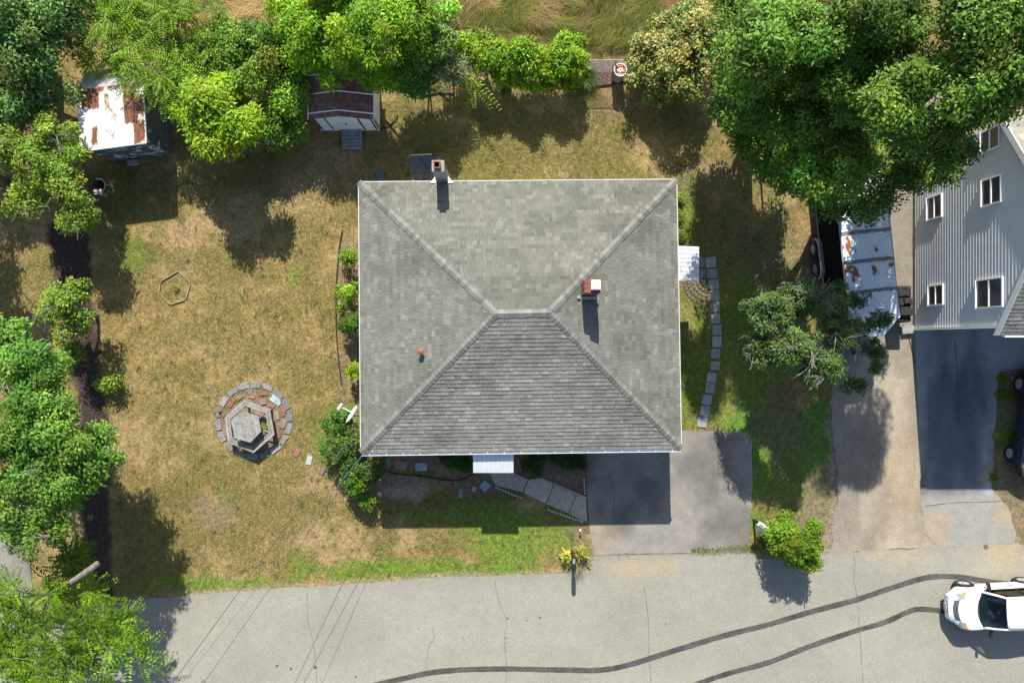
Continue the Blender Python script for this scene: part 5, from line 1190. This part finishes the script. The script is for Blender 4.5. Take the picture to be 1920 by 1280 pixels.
def plant(name, label, cat, sp, lobes, seed, limbs=14, trunk=.12, bark=None, group=None, base=None, bare=0):
    global NLEAF
    rng = np.random.default_rng(seed); sp_ = SP[sp]; V, C, tips, lobec = foliage(lobes, sp_, rng); NLEAF += len(V)//4
    V[:, 2] = np.maximum(V[:, 2], .02)
    cs = [G(l[0], l[1], l[2]) for l in lobes]; wts = [l[3]*l[4] for l in lobes]; cen = sum((c*w_ for c, w_ in zip(cs, wts)), Vector())/sum(wts)
    b0 = Vector((cen.x, cen.y, 0)) if base is None else Vector(base)
    o = thing(name, label, cat, b0, group=group)
    npmesh('crown', V, np.arange(len(V)), 4, C, m_leaf, o)
    tb = MB(); topz = max(.25, min(l[2]-l[5] for l in lobes)*.9); fork = Vector((b0.x+(cen.x-b0.x)*.4, b0.y+(cen.y-b0.y)*.4, max(.15, topz)))
    tb.tube([b0-Vector((0, 0, .05)), b0.lerp(fork, .5)+Vector((random.uniform(-.05, .05), random.uniform(-.05, .05), 0)), fork], [trunk, trunk*.85, trunk*.75], 8)
    for lc, ct_ in lobec:
        e = Vector(lc)-Vector((0, 0, .25*trunk/.2)); m1 = fork.lerp(e, .45)+Vector((rng.normal()*.12, rng.normal()*.12, .1*(e-fork).length))
        tb.tube([fork, m1, e], [trunk*.42, trunk*.3, trunk*.2], 6)
        for q_ in ct_[rng.random(len(ct_)) < (.75 if trunk > .06 else .4)]:
            q_ = Vector(q_); q_ += (q_-e).normalized()*sp_['cr']*.5; mm = e.lerp(q_, .5)+Vector((rng.normal()*.07, rng.normal()*.07, rng.normal()*.06))
            tb.tube([e, mm, q_], [trunk*.15, trunk*.09, trunk*.03], 4)
    tb.build('trunk', bark or m_bark, o, smooth=True)
    if bare:
        bb_ = MB()
        for i in rng.choice(len(tips), bare):
            e = Vector(tips[i])+Vector((0, 0, sp_['cr']*.6)); dr_ = Vector((rng.normal(), rng.normal(), .1)).normalized()
            for k in range(4):
                dk_ = (dr_+Vector((rng.normal(), rng.normal(), rng.normal()*.4))*.6).normalized(); l_ = rng.uniform(.3, .8)
                bb_.tube([e, e+dk_*l_*.5+Vector((0, 0, .04)), e+dk_*l_], [.012, .008, .003], 4)
                for _ in range(3):
                    f_ = e+dk_*l_*rng.uniform(.3, .9); d2 = (dk_+Vector((rng.normal(), rng.normal(), 0))*.7).normalized(); bb_.tube([f_, f_+d2*rng.uniform(.12, .3)], [.006, .002], 3)
        bb_.build('bare_branches', m_deadbark, o)['kind'] = 'stuff'
    return o
hedge = 'trees and shrubs along the back of the yard'
plant('maple_tree', 'large dark green tree filling the upper left corner left of the dark shed', 'tree', 'dark', [(40, 50, 3.2, 110, 85, 1.5), (90, 125, 2.5, 58, 76, 1.2), (20, 185, 2.4, 80, 60, 1.1), (110, 20, 2.9, 80, 60, 1.2), (-90, 90, 3.4, 120, 120, 1.6)], 1, 26, .2, group=hedge)
plant('sumac_tree', 'yellow green tree with long feathery leaves behind the dark shed', 'tree', 'sumac', [(240, 60, 2.5, 70, 60, .9), (330, 50, 2.8, 80, 62, .9), (300, 120, 2.6, 74, 60, .9), (200, 40, 2.3, 64, 54, .8), (370, 110, 2.4, 54, 54, .8), (306, 165, 2.2, 22, 40, .6), (300, 10, 2.8, 110, 44, .8), (190, 110, 1.9, 40, 40, .6)], 2, 20, .1, group=hedge)
plant('leafy_tree', 'medium green tree between the feathery tree and the white shed', 'tree', 'mid', [(470, 130, 1.9, 84, 84, 1.1), (525, 190, 1.4, 58, 66, .9), (430, 90, 2.1, 64, 44, .9), (500, 70, 2.1, 64, 44, .9), (545, 230, .9, 34, 44, .6), (480, 230, 1.0, 56, 38, .7), (560, 130, 1.3, 40, 60, .8)], 3, 18, .12, group=hedge)
plant('lime_tree', 'bright lime green tree standing forward of the others by the dark shed', 'tree', 'lime', [(400, 205, 2.9, 72, 52, .8), (455, 235, 2.7, 50, 42, .7), (355, 215, 2.4, 45, 36, .6), (400, 265, 2.7, 44, 36, .6), (420, 170, 2.5, 46, 26, .6), (420, 225, 1.6, 50, 40, .7), (470, 215, 1.7, 30, 30, .6)], 4, 18, .09, group=hedge)
plant('cherry_tree', 'large bright green tree overhanging the white shed roof', 'tree', 'bright', [(600, 60, 3.1, 90, 70, 1.2), (690, 60, 3.9, 85, 80, 1.3), (640, 120, 2.5, 80, 48, .9), (720, 130, 2.4, 60, 44, .8), (570, 20, 2.9, 70, 50, 1.0), (760, 40, 3.4, 60, 60, 1.1), (660, -30, 3.8, 120, 60, 1.2)], 5, 26, .16, group=hedge)
plant('leafy_tree', 'darker green tree right of the bright overhanging tree', 'tree', 'fresh', [(790, 60, 2.6, 56, 76, 1.1), (765, 140, 2.1, 48, 44, .9), (820, 20, 2.2, 50, 30, .8), (785, 155, 1.3, 40, 28, .6)], 6, 16, .1, group=hedge)
plant('lilac_bush', 'grey green bush with pale leaves over the wire cage', 'bush', 'grey', [(834, 95, 2.2, 36, 44, .7), (850, 132, 1.5, 28, 30, .6)], 7, 12, .05, m_deadbark, group=hedge)
plant('sumac_sapling', 'small light green sapling with feathery leaves at the lawn edge', 'bush', 'sumac', [(885, 145, 1.2, 18, 28, .5)], 8, 5, .03, group=hedge)
plant('hedge_shrub', 'yellow green shrub surrounding the bird feeder', 'bush', 'shrub', [(915, 105, 1.2, 52, 42, .8), (875, 95, 1.1, 36, 36, .7), (945, 130, .9, 30, 34, .6)], 9, 10, .05, group=hedge)
plant('hedge_shrub', 'bright green rounded shrub right of the bird feeder', 'bush', 'shrub', [(988, 108, 1.3, 40, 50, .9), (985, 145, .8, 36, 26, .7)], 10, 12, .05, group=hedge)
plant('hedge_shrub', 'bright yellow green rounded shrub beside the chain link fence', 'bush', 'shrub', [(1058, 110, 1.3, 46, 48, .9), (1055, 145, .8, 44, 28, .7), (1020, 120, 1.0, 26, 36, .7)], 11, 12, .05, group=hedge)
plant('flowering_bush', 'huge rounded bush with beige orange flower tips between barrel and maple', 'bush', 'flower', [(1262, 100, 1.2, 86, 88, 1.3), (1300, 60, 1.4, 64, 54, 1.0), (1225, 120, 1.0, 48, 60, 1.0)], 12, 18, .08, group=hedge)
plant('maple_tree', 'tall dark maple with deep green crown right of the flowering bush', 'tree', 'maple', [(1420, 70, 4.6, 90, 84, 1.5), (1400, 190, 3.4, 74, 82, 1.5), (1385, 130, 3.8, 58, 64, 1.4), (1440, 270, 3.2, 84, 60, 1.4), (1480, 20, 5, 74, 64, 1.3), (1385, 30, 4.2, 44, 44, 1.0), (1440, 200, 5.4, 80, 70, 1.3), (1400, 240, 1.8, 60, 60, 1.2), (1460, 300, 1.9, 60, 44, 1.1), (1500, 240, 6.0, 60, 60, 1.2), (1480, 130, 6.6, 70, 60, 1.3), (1405, 110, 7.8, 54, 64, 1.1), (1445, 50, 8, 50, 50, 1.0), (1392, 140, 7.4, 46, 54, 1.0), (1425, 85, 8.2, 50, 54, 1.0), (1390, 180, 6.4, 52, 50, 1.0)], 13, 26, .18, base=G(1440, 190))
plant('maple_tree', 'giant maple with bright lit lobes hanging over the white roofed trailer', 'tree', 'maple', [(1560, 60, 8.0, 90, 74, 1.5), (1650, 50, 8.6, 84, 74, 1.5), (1635, 205, 8.4, 70, 58, 1.3), (1550, 330, 6.2, 54, 64, 1.2), (1600, 290, 5.2, 74, 64, 1.1), (1625, 372, 4.6, 64, 40, .9), (1520, 130, 7, 64, 64, 1.2), (1500, 330, 5.2, 46, 54, 1.0), (1590, 140, 7.8, 64, 64, 1.2), (1540, 250, 4.2, 70, 60, 1.1), (1570, 200, 6, 60, 60, 1.2), (1570, 390, 3.9, 40, 26, .7), (1700, 275, 4.7, 60, 60, 1.0), (1690, 215, 4.5, 60, 54, 1.0), (1730, 320, 5.2, 50, 34, .8)], 14, 40, .22, base=G(1580, 210))
plant('maple_tree', 'broad maple crown in the upper right corner beside the grey house', 'tree', 'maple', [(1760, 230, 8.2, 72, 68, 1.2), (1735, 300, 7.2, 70, 48, 1.0), (1800, 165, 9.3, 70, 60, 1.2), (1720, 70, 8.5, 84, 74, 1.4), (1820, 50, 9.6, 90, 70, 1.3), (1880, 130, 9.6, 64, 60, 1.1), (1905, 40, 9.8, 80, 70, 1.2), (1785, 285, 7.6, 46, 46, .9), (1690, 160, 8.8, 54, 60, 1.0), (1680, 250, 8.4, 50, 50, 1.0), (1840, 200, 9.0, 50, 44, .9), (1700, 330, 5.4, 48, 40, .8), (1895, 175, 9.4, 34, 30, .6), (1930, 110, 10, 50, 50, .9)], 15, 40, .22, base=G(1700, 200))
plant('thin_tree', 'sparse tree with bare grey branches in front of the white roofed trailer', 'tree', 'sparse', [(1440, 595, 4.3, 54, 46, .8), (1490, 560, 4.0, 46, 40, .7), (1480, 655, 4.4, 62, 42, .7), (1535, 685, 4.2, 54, 38, .6), (1570, 625, 4.2, 44, 36, .5), (1550, 575, 3.9, 40, 34, .5), (1440, 655, 4.0, 44, 36, .6)], 16, 30, .08, m_deadbark, bare=30)
SP['trailer_twig'] = dict(SP['sparse'], cr=.12, dens=.5, hole=.2, col=(.062, .13, .028), tip=(.14, .21, .05))
plant('thin_tree', 'dark leafed branches of a small tree reaching across the white trailer roof', 'tree', 'trailer_twig', [(1600, 560, 3.3, 38, 22, .22), (1625, 605, 3.4, 40, 14, .2), (1655, 595, 3.4, 26, 14, .2), (1580, 590, 3.2, 26, 20, .2), (1640, 655, 2.8, 30, 22, .3), (1600, 725, 2.4, 36, 18, .3), (1640, 690, 2.5, 16, 16, .2), (1570, 540, 3.0, 24, 18, .25)], 17, 26, .06, m_deadbark, base=G(1580, 650), bare=4)
plant('apple_tree', 'yellow green tree with pale branches below the dark shed', 'tree', 'apple', [(70, 310, 2.6, 62, 52, .8), (120, 340, 2.5, 46, 50, .7), (50, 380, 2.3, 44, 36, .6), (135, 405, 2.1, 34, 42, .6), (20, 270, 2.6, 44, 30, .7), (100, 260, 2.6, 34, 50, .7), (130, 300, 2.3, 30, 30, .6)], 18, 26, .1, m_deadbark, bare=14)
plant('apple_tree', 'small round yellow green tree standing on the dark mulch strip', 'tree', 'apple', [(130, 575, 1.9, 48, 46, .8), (140, 620, 1.7, 40, 38, .7), (95, 575, 1.7, 34, 28, .5), (150, 540, 1.9, 24, 30, .5), (135, 660, 1.2, 20, 20, .4)], 19, 18, .08, m_deadbark, bare=8)
plant('sapling', 'tiny green sapling at the lawn edge of the mulch strip', 'plant', 'apple', [(205, 718, .5, 12, 16, .25), (185, 722, .4, 10, 8, .2)], 20, 4, .02)
plant('leafy_tree', 'large airy green tree at the left edge beside the mulch strip', 'tree', 'fresh', [(50, 700, 5.0, 80, 66, 1.0), (110, 760, 4.8, 66, 50, .9), (40, 810, 5.4, 80, 70, 1.1), (130, 850, 5.0, 70, 56, .9), (60, 910, 5.4, 84, 70, 1.0), (20, 630, 4.4, 46, 40, .8), (200, 850, 4.0, 36, 30, .5), (70, 990, 5.2, 66, 50, .8), (195, 818, 3.6, 30, 16, .4), (-40, 850, 5, 60, 160, 1.2), (150, 905, 4.4, 40, 40, .6), (90, 840, 3.2, 66, 66, .9), (60, 740, 3.4, 66, 60, .9), (110, 930, 3.0, 50, 50, .7)], 21, 44, .15, m_bark, bare=8, base=G(70, 800))
plant('walnut_tree', 'tree with feathery leaves over the road in the lower left corner', 'tree', 'walnut', [(60, 1120, 4.4, 80, 56, .9), (140, 1180, 4.8, 80, 60, .9), (230, 1230, 4.6, 58, 50, .7), (110, 1250, 4.6, 110, 50, .9), (170, 1100, 3.8, 42, 44, .7), (20, 1210, 4.4, 60, 70, .9), (130, 1050, 3.4, 44, 36, .6), (235, 1165, 4.2, 26, 24, .5), (-60, 1150, 4.4, 60, 120, 1)], 22, 30, .16, m_deadbark, base=G(110, 1150))
p0, p1 = G(98, 1118, 4.3), G(184, 1056, 4.6); lb = MB().tube([p0+Vector((-.5, -.6, -1.6)), p0, (p0+p1)/2+Vector((0, 0, .06)), p1], [.16, .13, .11, .105], 10).build('cut_limb', M('limb_bark', (.16, .145, .12), .95, .5, 6, bump=.8), bpy.data.objects['walnut_tree'], smooth=True); lb['label'] = 'sawn off grey limb'
plant('corner_bush', 'loose green bush with brown gaps at the lower left house corner', 'bush', 'corner', [(640, 800, .8, 38, 30, .5), (660, 850, .9, 40, 40, .6), (625, 840, .6, 22, 22, .4), (690, 870, 1.0, 36, 34, .6), (650, 780, .9, 28, 16, .4), (668, 900, .8, 26, 20, .5)], 23, 16, .05, m_deadbark, bare=5)
plant('corner_bush', 'lighter yellow green bush below the corner bush in the sun', 'bush', 'roadbush', [(678, 905, .9, 22, 26, .4), (690, 940, .6, 18, 18, .3), (672, 880, 1.0, 18, 16, .3)], 24, 8, .03, m_deadbark)
for i, (px, py, rx, ry, sp, lab) in enumerate(((655, 483, 16, 14, 'shrub', 'small green shrub at the left house wall, uppermost of the row'), (650, 552, 26, 26, 'shrub', 'largest bright green shrub along the left house wall'),
         (660, 603, 18, 20, 'small', 'rounded green shrub below the largest one at the left house wall'), (664, 692, 9, 14, 'lime', 'small lime green shrub at the left house wall, lowest of the row'))):
    plant('wall_shrub', lab, 'bush', 'roadbush' if sp == 'shrub' else sp, [(px, py, .6, rx, ry, .5)], 30+i, 6, .03, group='shrubs along the left house wall')
plant('front_shrub', 'dark evergreen shrub left of the front awning', 'bush', 'deep', [(860, 868, .55, 32, 20, .5), (835, 858, .5, 22, 14, .4)], 40, 6, .04)
plant('front_shrub', 'dark evergreen shrub right of the front awning', 'bush', 'deep', [(1002, 868, .55, 30, 24, .5)], 41, 6, .04)
plant('front_shrub', 'thin low shrub left of the driveway under the eave', 'bush', 'deep', [(1058, 862, .3, 32, 18, .2), (1085, 870, .3, 14, 20, .2)], 42, 6, .02)
plant('roadside_bush', 'round bright green bush beside the road and white mailbox', 'bush', 'roadbush', [(1490, 1018, 1.3, 46, 46, .85), (1465, 1005, 1.2, 36, 36, .7), (1500, 1050, 1.0, 30, 24, .6), (1515, 1000, 1.2, 24, 30, .6), (1470, 975, 1.0, 14, 14, .3), (1450, 1000, .9, 18, 16, .4)], 43, 16, .05)
plant('dark_leaf_plant', 'small dark purple plant under the white mailbox', 'plant', 'deep', [(1432, 1012, .35, 8, 12, .2)], 44, 3, .012)
plant('hosta', 'larger yellow green hosta around the black mailbox', 'plant', 'hosta', [(1083, 1038, .28, 14, 13, .2)], 45, 2, .012, group='hostas at the black mailbox')
plant('hosta', 'smaller yellow green hosta left of the black mailbox', 'plant', 'hosta', [(1063, 1044, .24, 8, 8, .16)], 46, 2, .012, group='hostas at the black mailbox')
plant('small_plant', 'little dark green plant alone in the rear lawn below the bird feeder', 'plant', 'deep', [(950, 170, .4, 6, 7, .25)], 47, 3, .012)
plant('small_plant', 'little yellow green plant inside the timber hexagon', 'plant', 'tiny', [(330, 541, .06, 4, 4, .05)], 48, 2, .008)
for i, (px, py, lab) in enumerate(((1277, 372, 'small weed at the right house wall, uppermost'), (1276, 405, 'small weed at the right house wall, middle of the three'), (1277, 445, 'small weed at the right house wall just above the side awning'))):
    plant('wall_weed', lab, 'plant', 'tiny', [(px, py, .12, 7, 10, .1)], 50+i, 2, .008, group='weeds along the right house wall')
plant('small_plant', 'leafy green plant in the picnic table ring', 'plant', 'tiny', [(499, 798, .12, 6, 8, .1)], 55, 2, .008)
for i, (px, py, lab) in enumerate(((167, 914, 'small pale plant on the black mulch, upper of two'), (170, 968, 'small pale plant on the black mulch, lower of two'))):
    plant('mulch_plant', lab, 'plant', 'tiny', [(px, py, .1, 5, 5, .08)], 60+i, 2, .008, group='plants on the mulch')
plant('leafy_tree', 'tree outside the left edge whose crown shades the lawn there', 'tree', 'dark', [(-150, 260, 4.0, 90, 90, 1.6), (-120, 340, 3.6, 60, 80, 1.4)], 70, 10, .16)
plant('weed_clump', 'dark weeds among the soil right of the neighbour driveway', 'plant', 'tiny', [(1885, 740, .05, 22, 12, .05), (1880, 715, .05, 10, 18, .04), (1862, 892, .04, 8, 14, .03)], 71, 2, .008)

# ------------------------------------------------------------------ long bladed plants
def blades(name, pts, dirs, L, W, lift, cols, mat, kind=None, par=None, seg=3, off=(0, 0, 0)):
    n = len(pts); t = np.c_[dirs, np.zeros(n)]; s = np.c_[-dirs[:, 1], dirs[:, 0], np.zeros(n)]; V = []
    for k in range(seg):
        q = k/seg; p = pts+t*(L*q)[:, None]*(.35+.65*q); p[:, 2] += (L*lift*np.sin(q*2.0))
        w_ = (W*(1-q*.75))[:, None]; V += [p-s*w_/2, p+s*w_/2]
    tip = pts+t*L[:, None]; tip[:, 2] += L*lift*math.sin(2.0); V.append(tip)
    m_ = 2*seg+1; V = np.stack(V, 1).reshape(-1, 3); base = np.arange(n)*m_; F_ = []
    for k in range(seg-1):
        F_ += [np.stack([base+2*k, base+2*k+1, base+2*k+3], 1), np.stack([base+2*k, base+2*k+3, base+2*k+2], 1)]
    F_.append(np.stack([base+2*seg-2, base+2*seg-1, base+2*seg], 1))
    o = npmesh(name, V, np.concatenate(F_).ravel(), 3, np.repeat(cols, m_, 0), mat, par, off)
    if kind: o['kind'] = kind
    return o
r = np.random.default_rng(3)
n = 420; c = np.array(G(1096, 150)); a = r.random(n)*6.283; rad = r.random(n)*.22
o = thing('daylily', 'clump of arching strap leaves beside the wood chips', 'plant', Vector(c))
blades('leaves', c+np.c_[np.cos(a)*rad, np.sin(a)*rad, np.zeros(n)], np.c_[np.cos(a), np.sin(a)], r.uniform(.3, .65, n), np.full(n, .028), .55, np.array((.07, .14, .02))*r.lognormal(0, .25, (n, 1)), m_leaf, par=o)
n = 90; c = np.array(G(1080, 1056)); a = r.uniform(3.6, 6.0, n)
o = thing('flower_stalks', 'thin dry flower stalks leaning from the hosta towards the road', 'plant', Vector(c))
blades('stalks', c+r.normal(size=(n, 3))*np.array((.14, .1, 0)), np.c_[np.cos(a), np.sin(a)], r.uniform(.2, .5, n), np.full(n, .012), .9, np.array((.3, .28, .14))*r.lognormal(0, .2, (n, 1)), m_leaf, par=o)

# tall unmown grass behind the yard
n = 75000
x = r.uniform(-13.5, 16.5, n); y = r.uniform(10.9, 16.2, n)
pxl = x*F/H+960; ybound = np.interp(pxl, [330, 520, 860, 950, 1000, 1100, 1190, 1340, 1700], [60, 45, 70, 80, 90, 96, 106, 60, 90])
k = (640-y*F/H) < ybound+(fbm(x*1.5, y*1.5, 61)-.5)*26; x, y = x[k], y[k]; n = len(x)
ang = (fbm(x*.55, y*.55, 62, 2)-.5)*9+1.2+r.normal(size=n)*.45
tone = fbm(x*.7, y*.9, 63, 4); g_ = sstep(.5, .62, fbm(x*.6, y*.6, 64, 4)); red = sstep(.56, .66, fbm(x*.8, y*.8, 65, 3))
colr = np.array((.46, .35, .14))*(1-g_[:, None])+np.array((.23, .25, .05))*g_[:, None]
colr = colr*(1-.6*red[:, None])+np.array((.38, .23, .12))*.6*red[:, None]
colr = colr*r.lognormal(0, .22, (n, 1))*(.7+.6*tone[:, None])
blades('tall_grass', np.c_[x, y, np.zeros(n)], np.c_[np.cos(ang), np.sin(ang)], r.uniform(.3, .75, n), r.uniform(.008, .018, n), .55, colr, m_blade, 'stuff')

# mown lawn: short blades coloured by the ground they grow from
n = 430000
x = r.uniform(-20.8, 20.8, n); y = r.uniform(-11.2, 13.5, n)
ok = np.ones(n, bool)
for poly in (ROAD, DRIVE, NDRIVE, TRACK, MULCH, CHIPS):
    xs_ = [p[0] for p in poly]; ys_ = [p[1] for p in poly]; sub = np.where(ok & (x > min(xs_)-.2) & (x < max(xs_)+.2) & (y > min(ys_)-.2) & (y < max(ys_)+.2))[0]
    dist = sdf(x[sub], y[sub], poly); ok[sub[dist < .08*r.random(len(sub))-(.05 if poly is not MULCH else 0)]] = False
ok &= ~((x > wl) & (x < wr) & (y > wb) & (y < wt))
for sl_ in (((905, 868), (950, 868), (985, 893), (1018, 893), (1100, 930), (1102, 978), (1088, 976), (1022, 945), (975, 925), (925, 913)), ((1310, 482), (1343, 482), (1350, 560), (1352, 640), (1338, 735), (1320, 805), (1306, 803), (1324, 730), (1336, 640), (1330, 560), (1326, 520), (1308, 520))):
    ok &= ~inpoly(x, y, pp(*sl_))
ok &= np.hypot(x-pc.x, y-pc.y) > 1.62
x, y = x[ok], y[ok]; n = len(x)
gcol = ground_color(x, y); bare = gcol[:, 0]-gcol[:, 1]; lum = gcol.mean(1)
pxx = x*F/H+960; pyy = 640-y*F/H
keep = r.random(n) < np.where(gcol[:, 2] > .07, .3, 1.0); x, y, gcol = x[keep], y[keep], gcol[keep]; n = len(x)
ang = r.random(n)*6.283+(fbm(x*2, y*2, 71)-.5)*4
cl = r.lognormal(.04, .3, (n, 1))*(.68+.72*fbm(x*5.5, y*5.5, 72, 2)[:, None])
greenish = (gcol[:, 1] > gcol[:, 0]); L_ = np.where(greenish, r.uniform(.05, .10, n), r.uniform(.04, .11, n))
blades('lawn_grass', np.c_[x, y, np.full(n, -.01)], np.c_[np.cos(ang), np.sin(ang)], L_, r.uniform(.010, .020, n), np.where(r.random(n) < .5, .35, .7), np.clip(gcol*cl, 0, .6), m_blade, 'stuff', seg=1)

n = 900; px_w = np.r_[r.uniform(1296, 1425, 700), r.uniform(1142, 1215, 200)]; py_w = np.interp(px_w, [1140, 1296, 1340, 1425], [1037, 1032, 1031, 1026])+r.normal(size=n)*3.2
k = (px_w > 1290) | (fbm(px_w*.06, py_w*.06, 81) > .5); px_w, py_w = px_w[k], py_w[k]; n = len(px_w); a = r.random(n)*6.283
blades('joint_weeds', np.c_[(px_w-960)*H/F, (640-py_w)*H/F, np.full(n, .012)], np.c_[np.cos(a), np.sin(a)], r.uniform(.05, .14, n), r.uniform(.012, .025, n), .5, np.array((.14, .17, .035))*r.lognormal(0, .3, (n, 1)), m_blade, 'stuff', seg=1)
n = 1500; a = r.random(n)*6.283; rr_ = r.uniform(1.05, 1.65, n); a2 = r.random(n)*6.283; k = fbm(rr_*np.cos(a)*3, rr_*np.sin(a)*3, 83) > .5; a, rr_, a2 = a[k], rr_[k], a2[k]; n = len(a)
blades('ring_weeds', np.c_[pc.x+rr_*np.cos(a), pc.y+rr_*np.sin(a), np.full(n, .01)], np.c_[np.cos(a2), np.sin(a2)], r.uniform(.05, .12, n), r.uniform(.012, .022, n), .6, np.array((.17, .19, .045))*r.lognormal(0, .3, (n, 1)), m_blade, 'stuff', seg=1)
n0 = 900; cx_ = r.uniform(-16, 7, n0); cy_ = r.uniform(-9.4, 9.5, n0); rep = r.integers(5, 18, n0); x = np.repeat(cx_, rep)+r.normal(size=rep.sum())*.045; y = np.repeat(cy_, rep)+r.normal(size=rep.sum())*.045; kind_ = np.repeat(r.random(n0), rep)
ok = (sdf(x, y, ROAD) > .1) & (sdf(x, y, DRIVE) > .05) & ~((x > wl-.1) & (x < wr+.1) & (y > wb-2.4) & (y < wt)) & (sdf(x, y, MULCH) > .1) & (np.hypot(x-pc.x, y-pc.y) > 1.8) & (x < 7)
x, y, kind_ = x[ok], y[ok], kind_[ok]; n = len(x); a = r.random(n)*6.283
tc_ = np.where((kind_ < .5)[:, None], np.array((.13, .165, .035)), np.where((kind_ < .8)[:, None], np.array((.33, .26, .13)), np.array((.16, .12, .06))))
blades('grass_tufts', np.c_[x, y, np.zeros(n)], np.c_[np.cos(a), np.sin(a)], r.uniform(.07, .16, n), r.uniform(.012, .022, n), .5, tc_*r.lognormal(0, .25, (n, 1)), m_blade, 'stuff', seg=2)
# wood chips
n = 2600; x = r.uniform(2.7, 5.5, n); y = r.uniform(10.2, 11.4, n); k = sdf(x, y, CHIPS) < 0; x, y = x[k], y[k]; n = len(x); a = r.random(n)*6.283
blades('wood_chips', np.c_[x, y, r.uniform(.005, .03, n)], np.c_[np.cos(a), np.sin(a)], r.uniform(.04, .1, n), r.uniform(.02, .045, n), .12, np.array((.24, .15, .13))*r.lognormal(0, .45, (n, 1)), m_blade, 'stuff', seg=1)
n = 9000; xs_ = [p[0] for p in MULCH]; x = r.uniform(min(xs_), max(xs_), n); y = r.uniform(-10.6, 4.8, n); k = sdf(x, y, MULCH) < .05; x, y = x[k], y[k]; n = len(x); a = r.random(n)*6.283
blades('bark_mulch', np.c_[x, y, r.uniform(0, .03, n)], np.c_[np.cos(a), np.sin(a)], r.uniform(.04, .1, n), r.uniform(.015, .035, n), .15, np.array((.075, .05, .044))*r.lognormal(0, .5, (n, 1)), m_blade, 'stuff', seg=1)
print('LEAVES', NLEAF, 'TRIS', sum(len(o.data.polygons) for o in bpy.data.objects if o.type == 'MESH'))
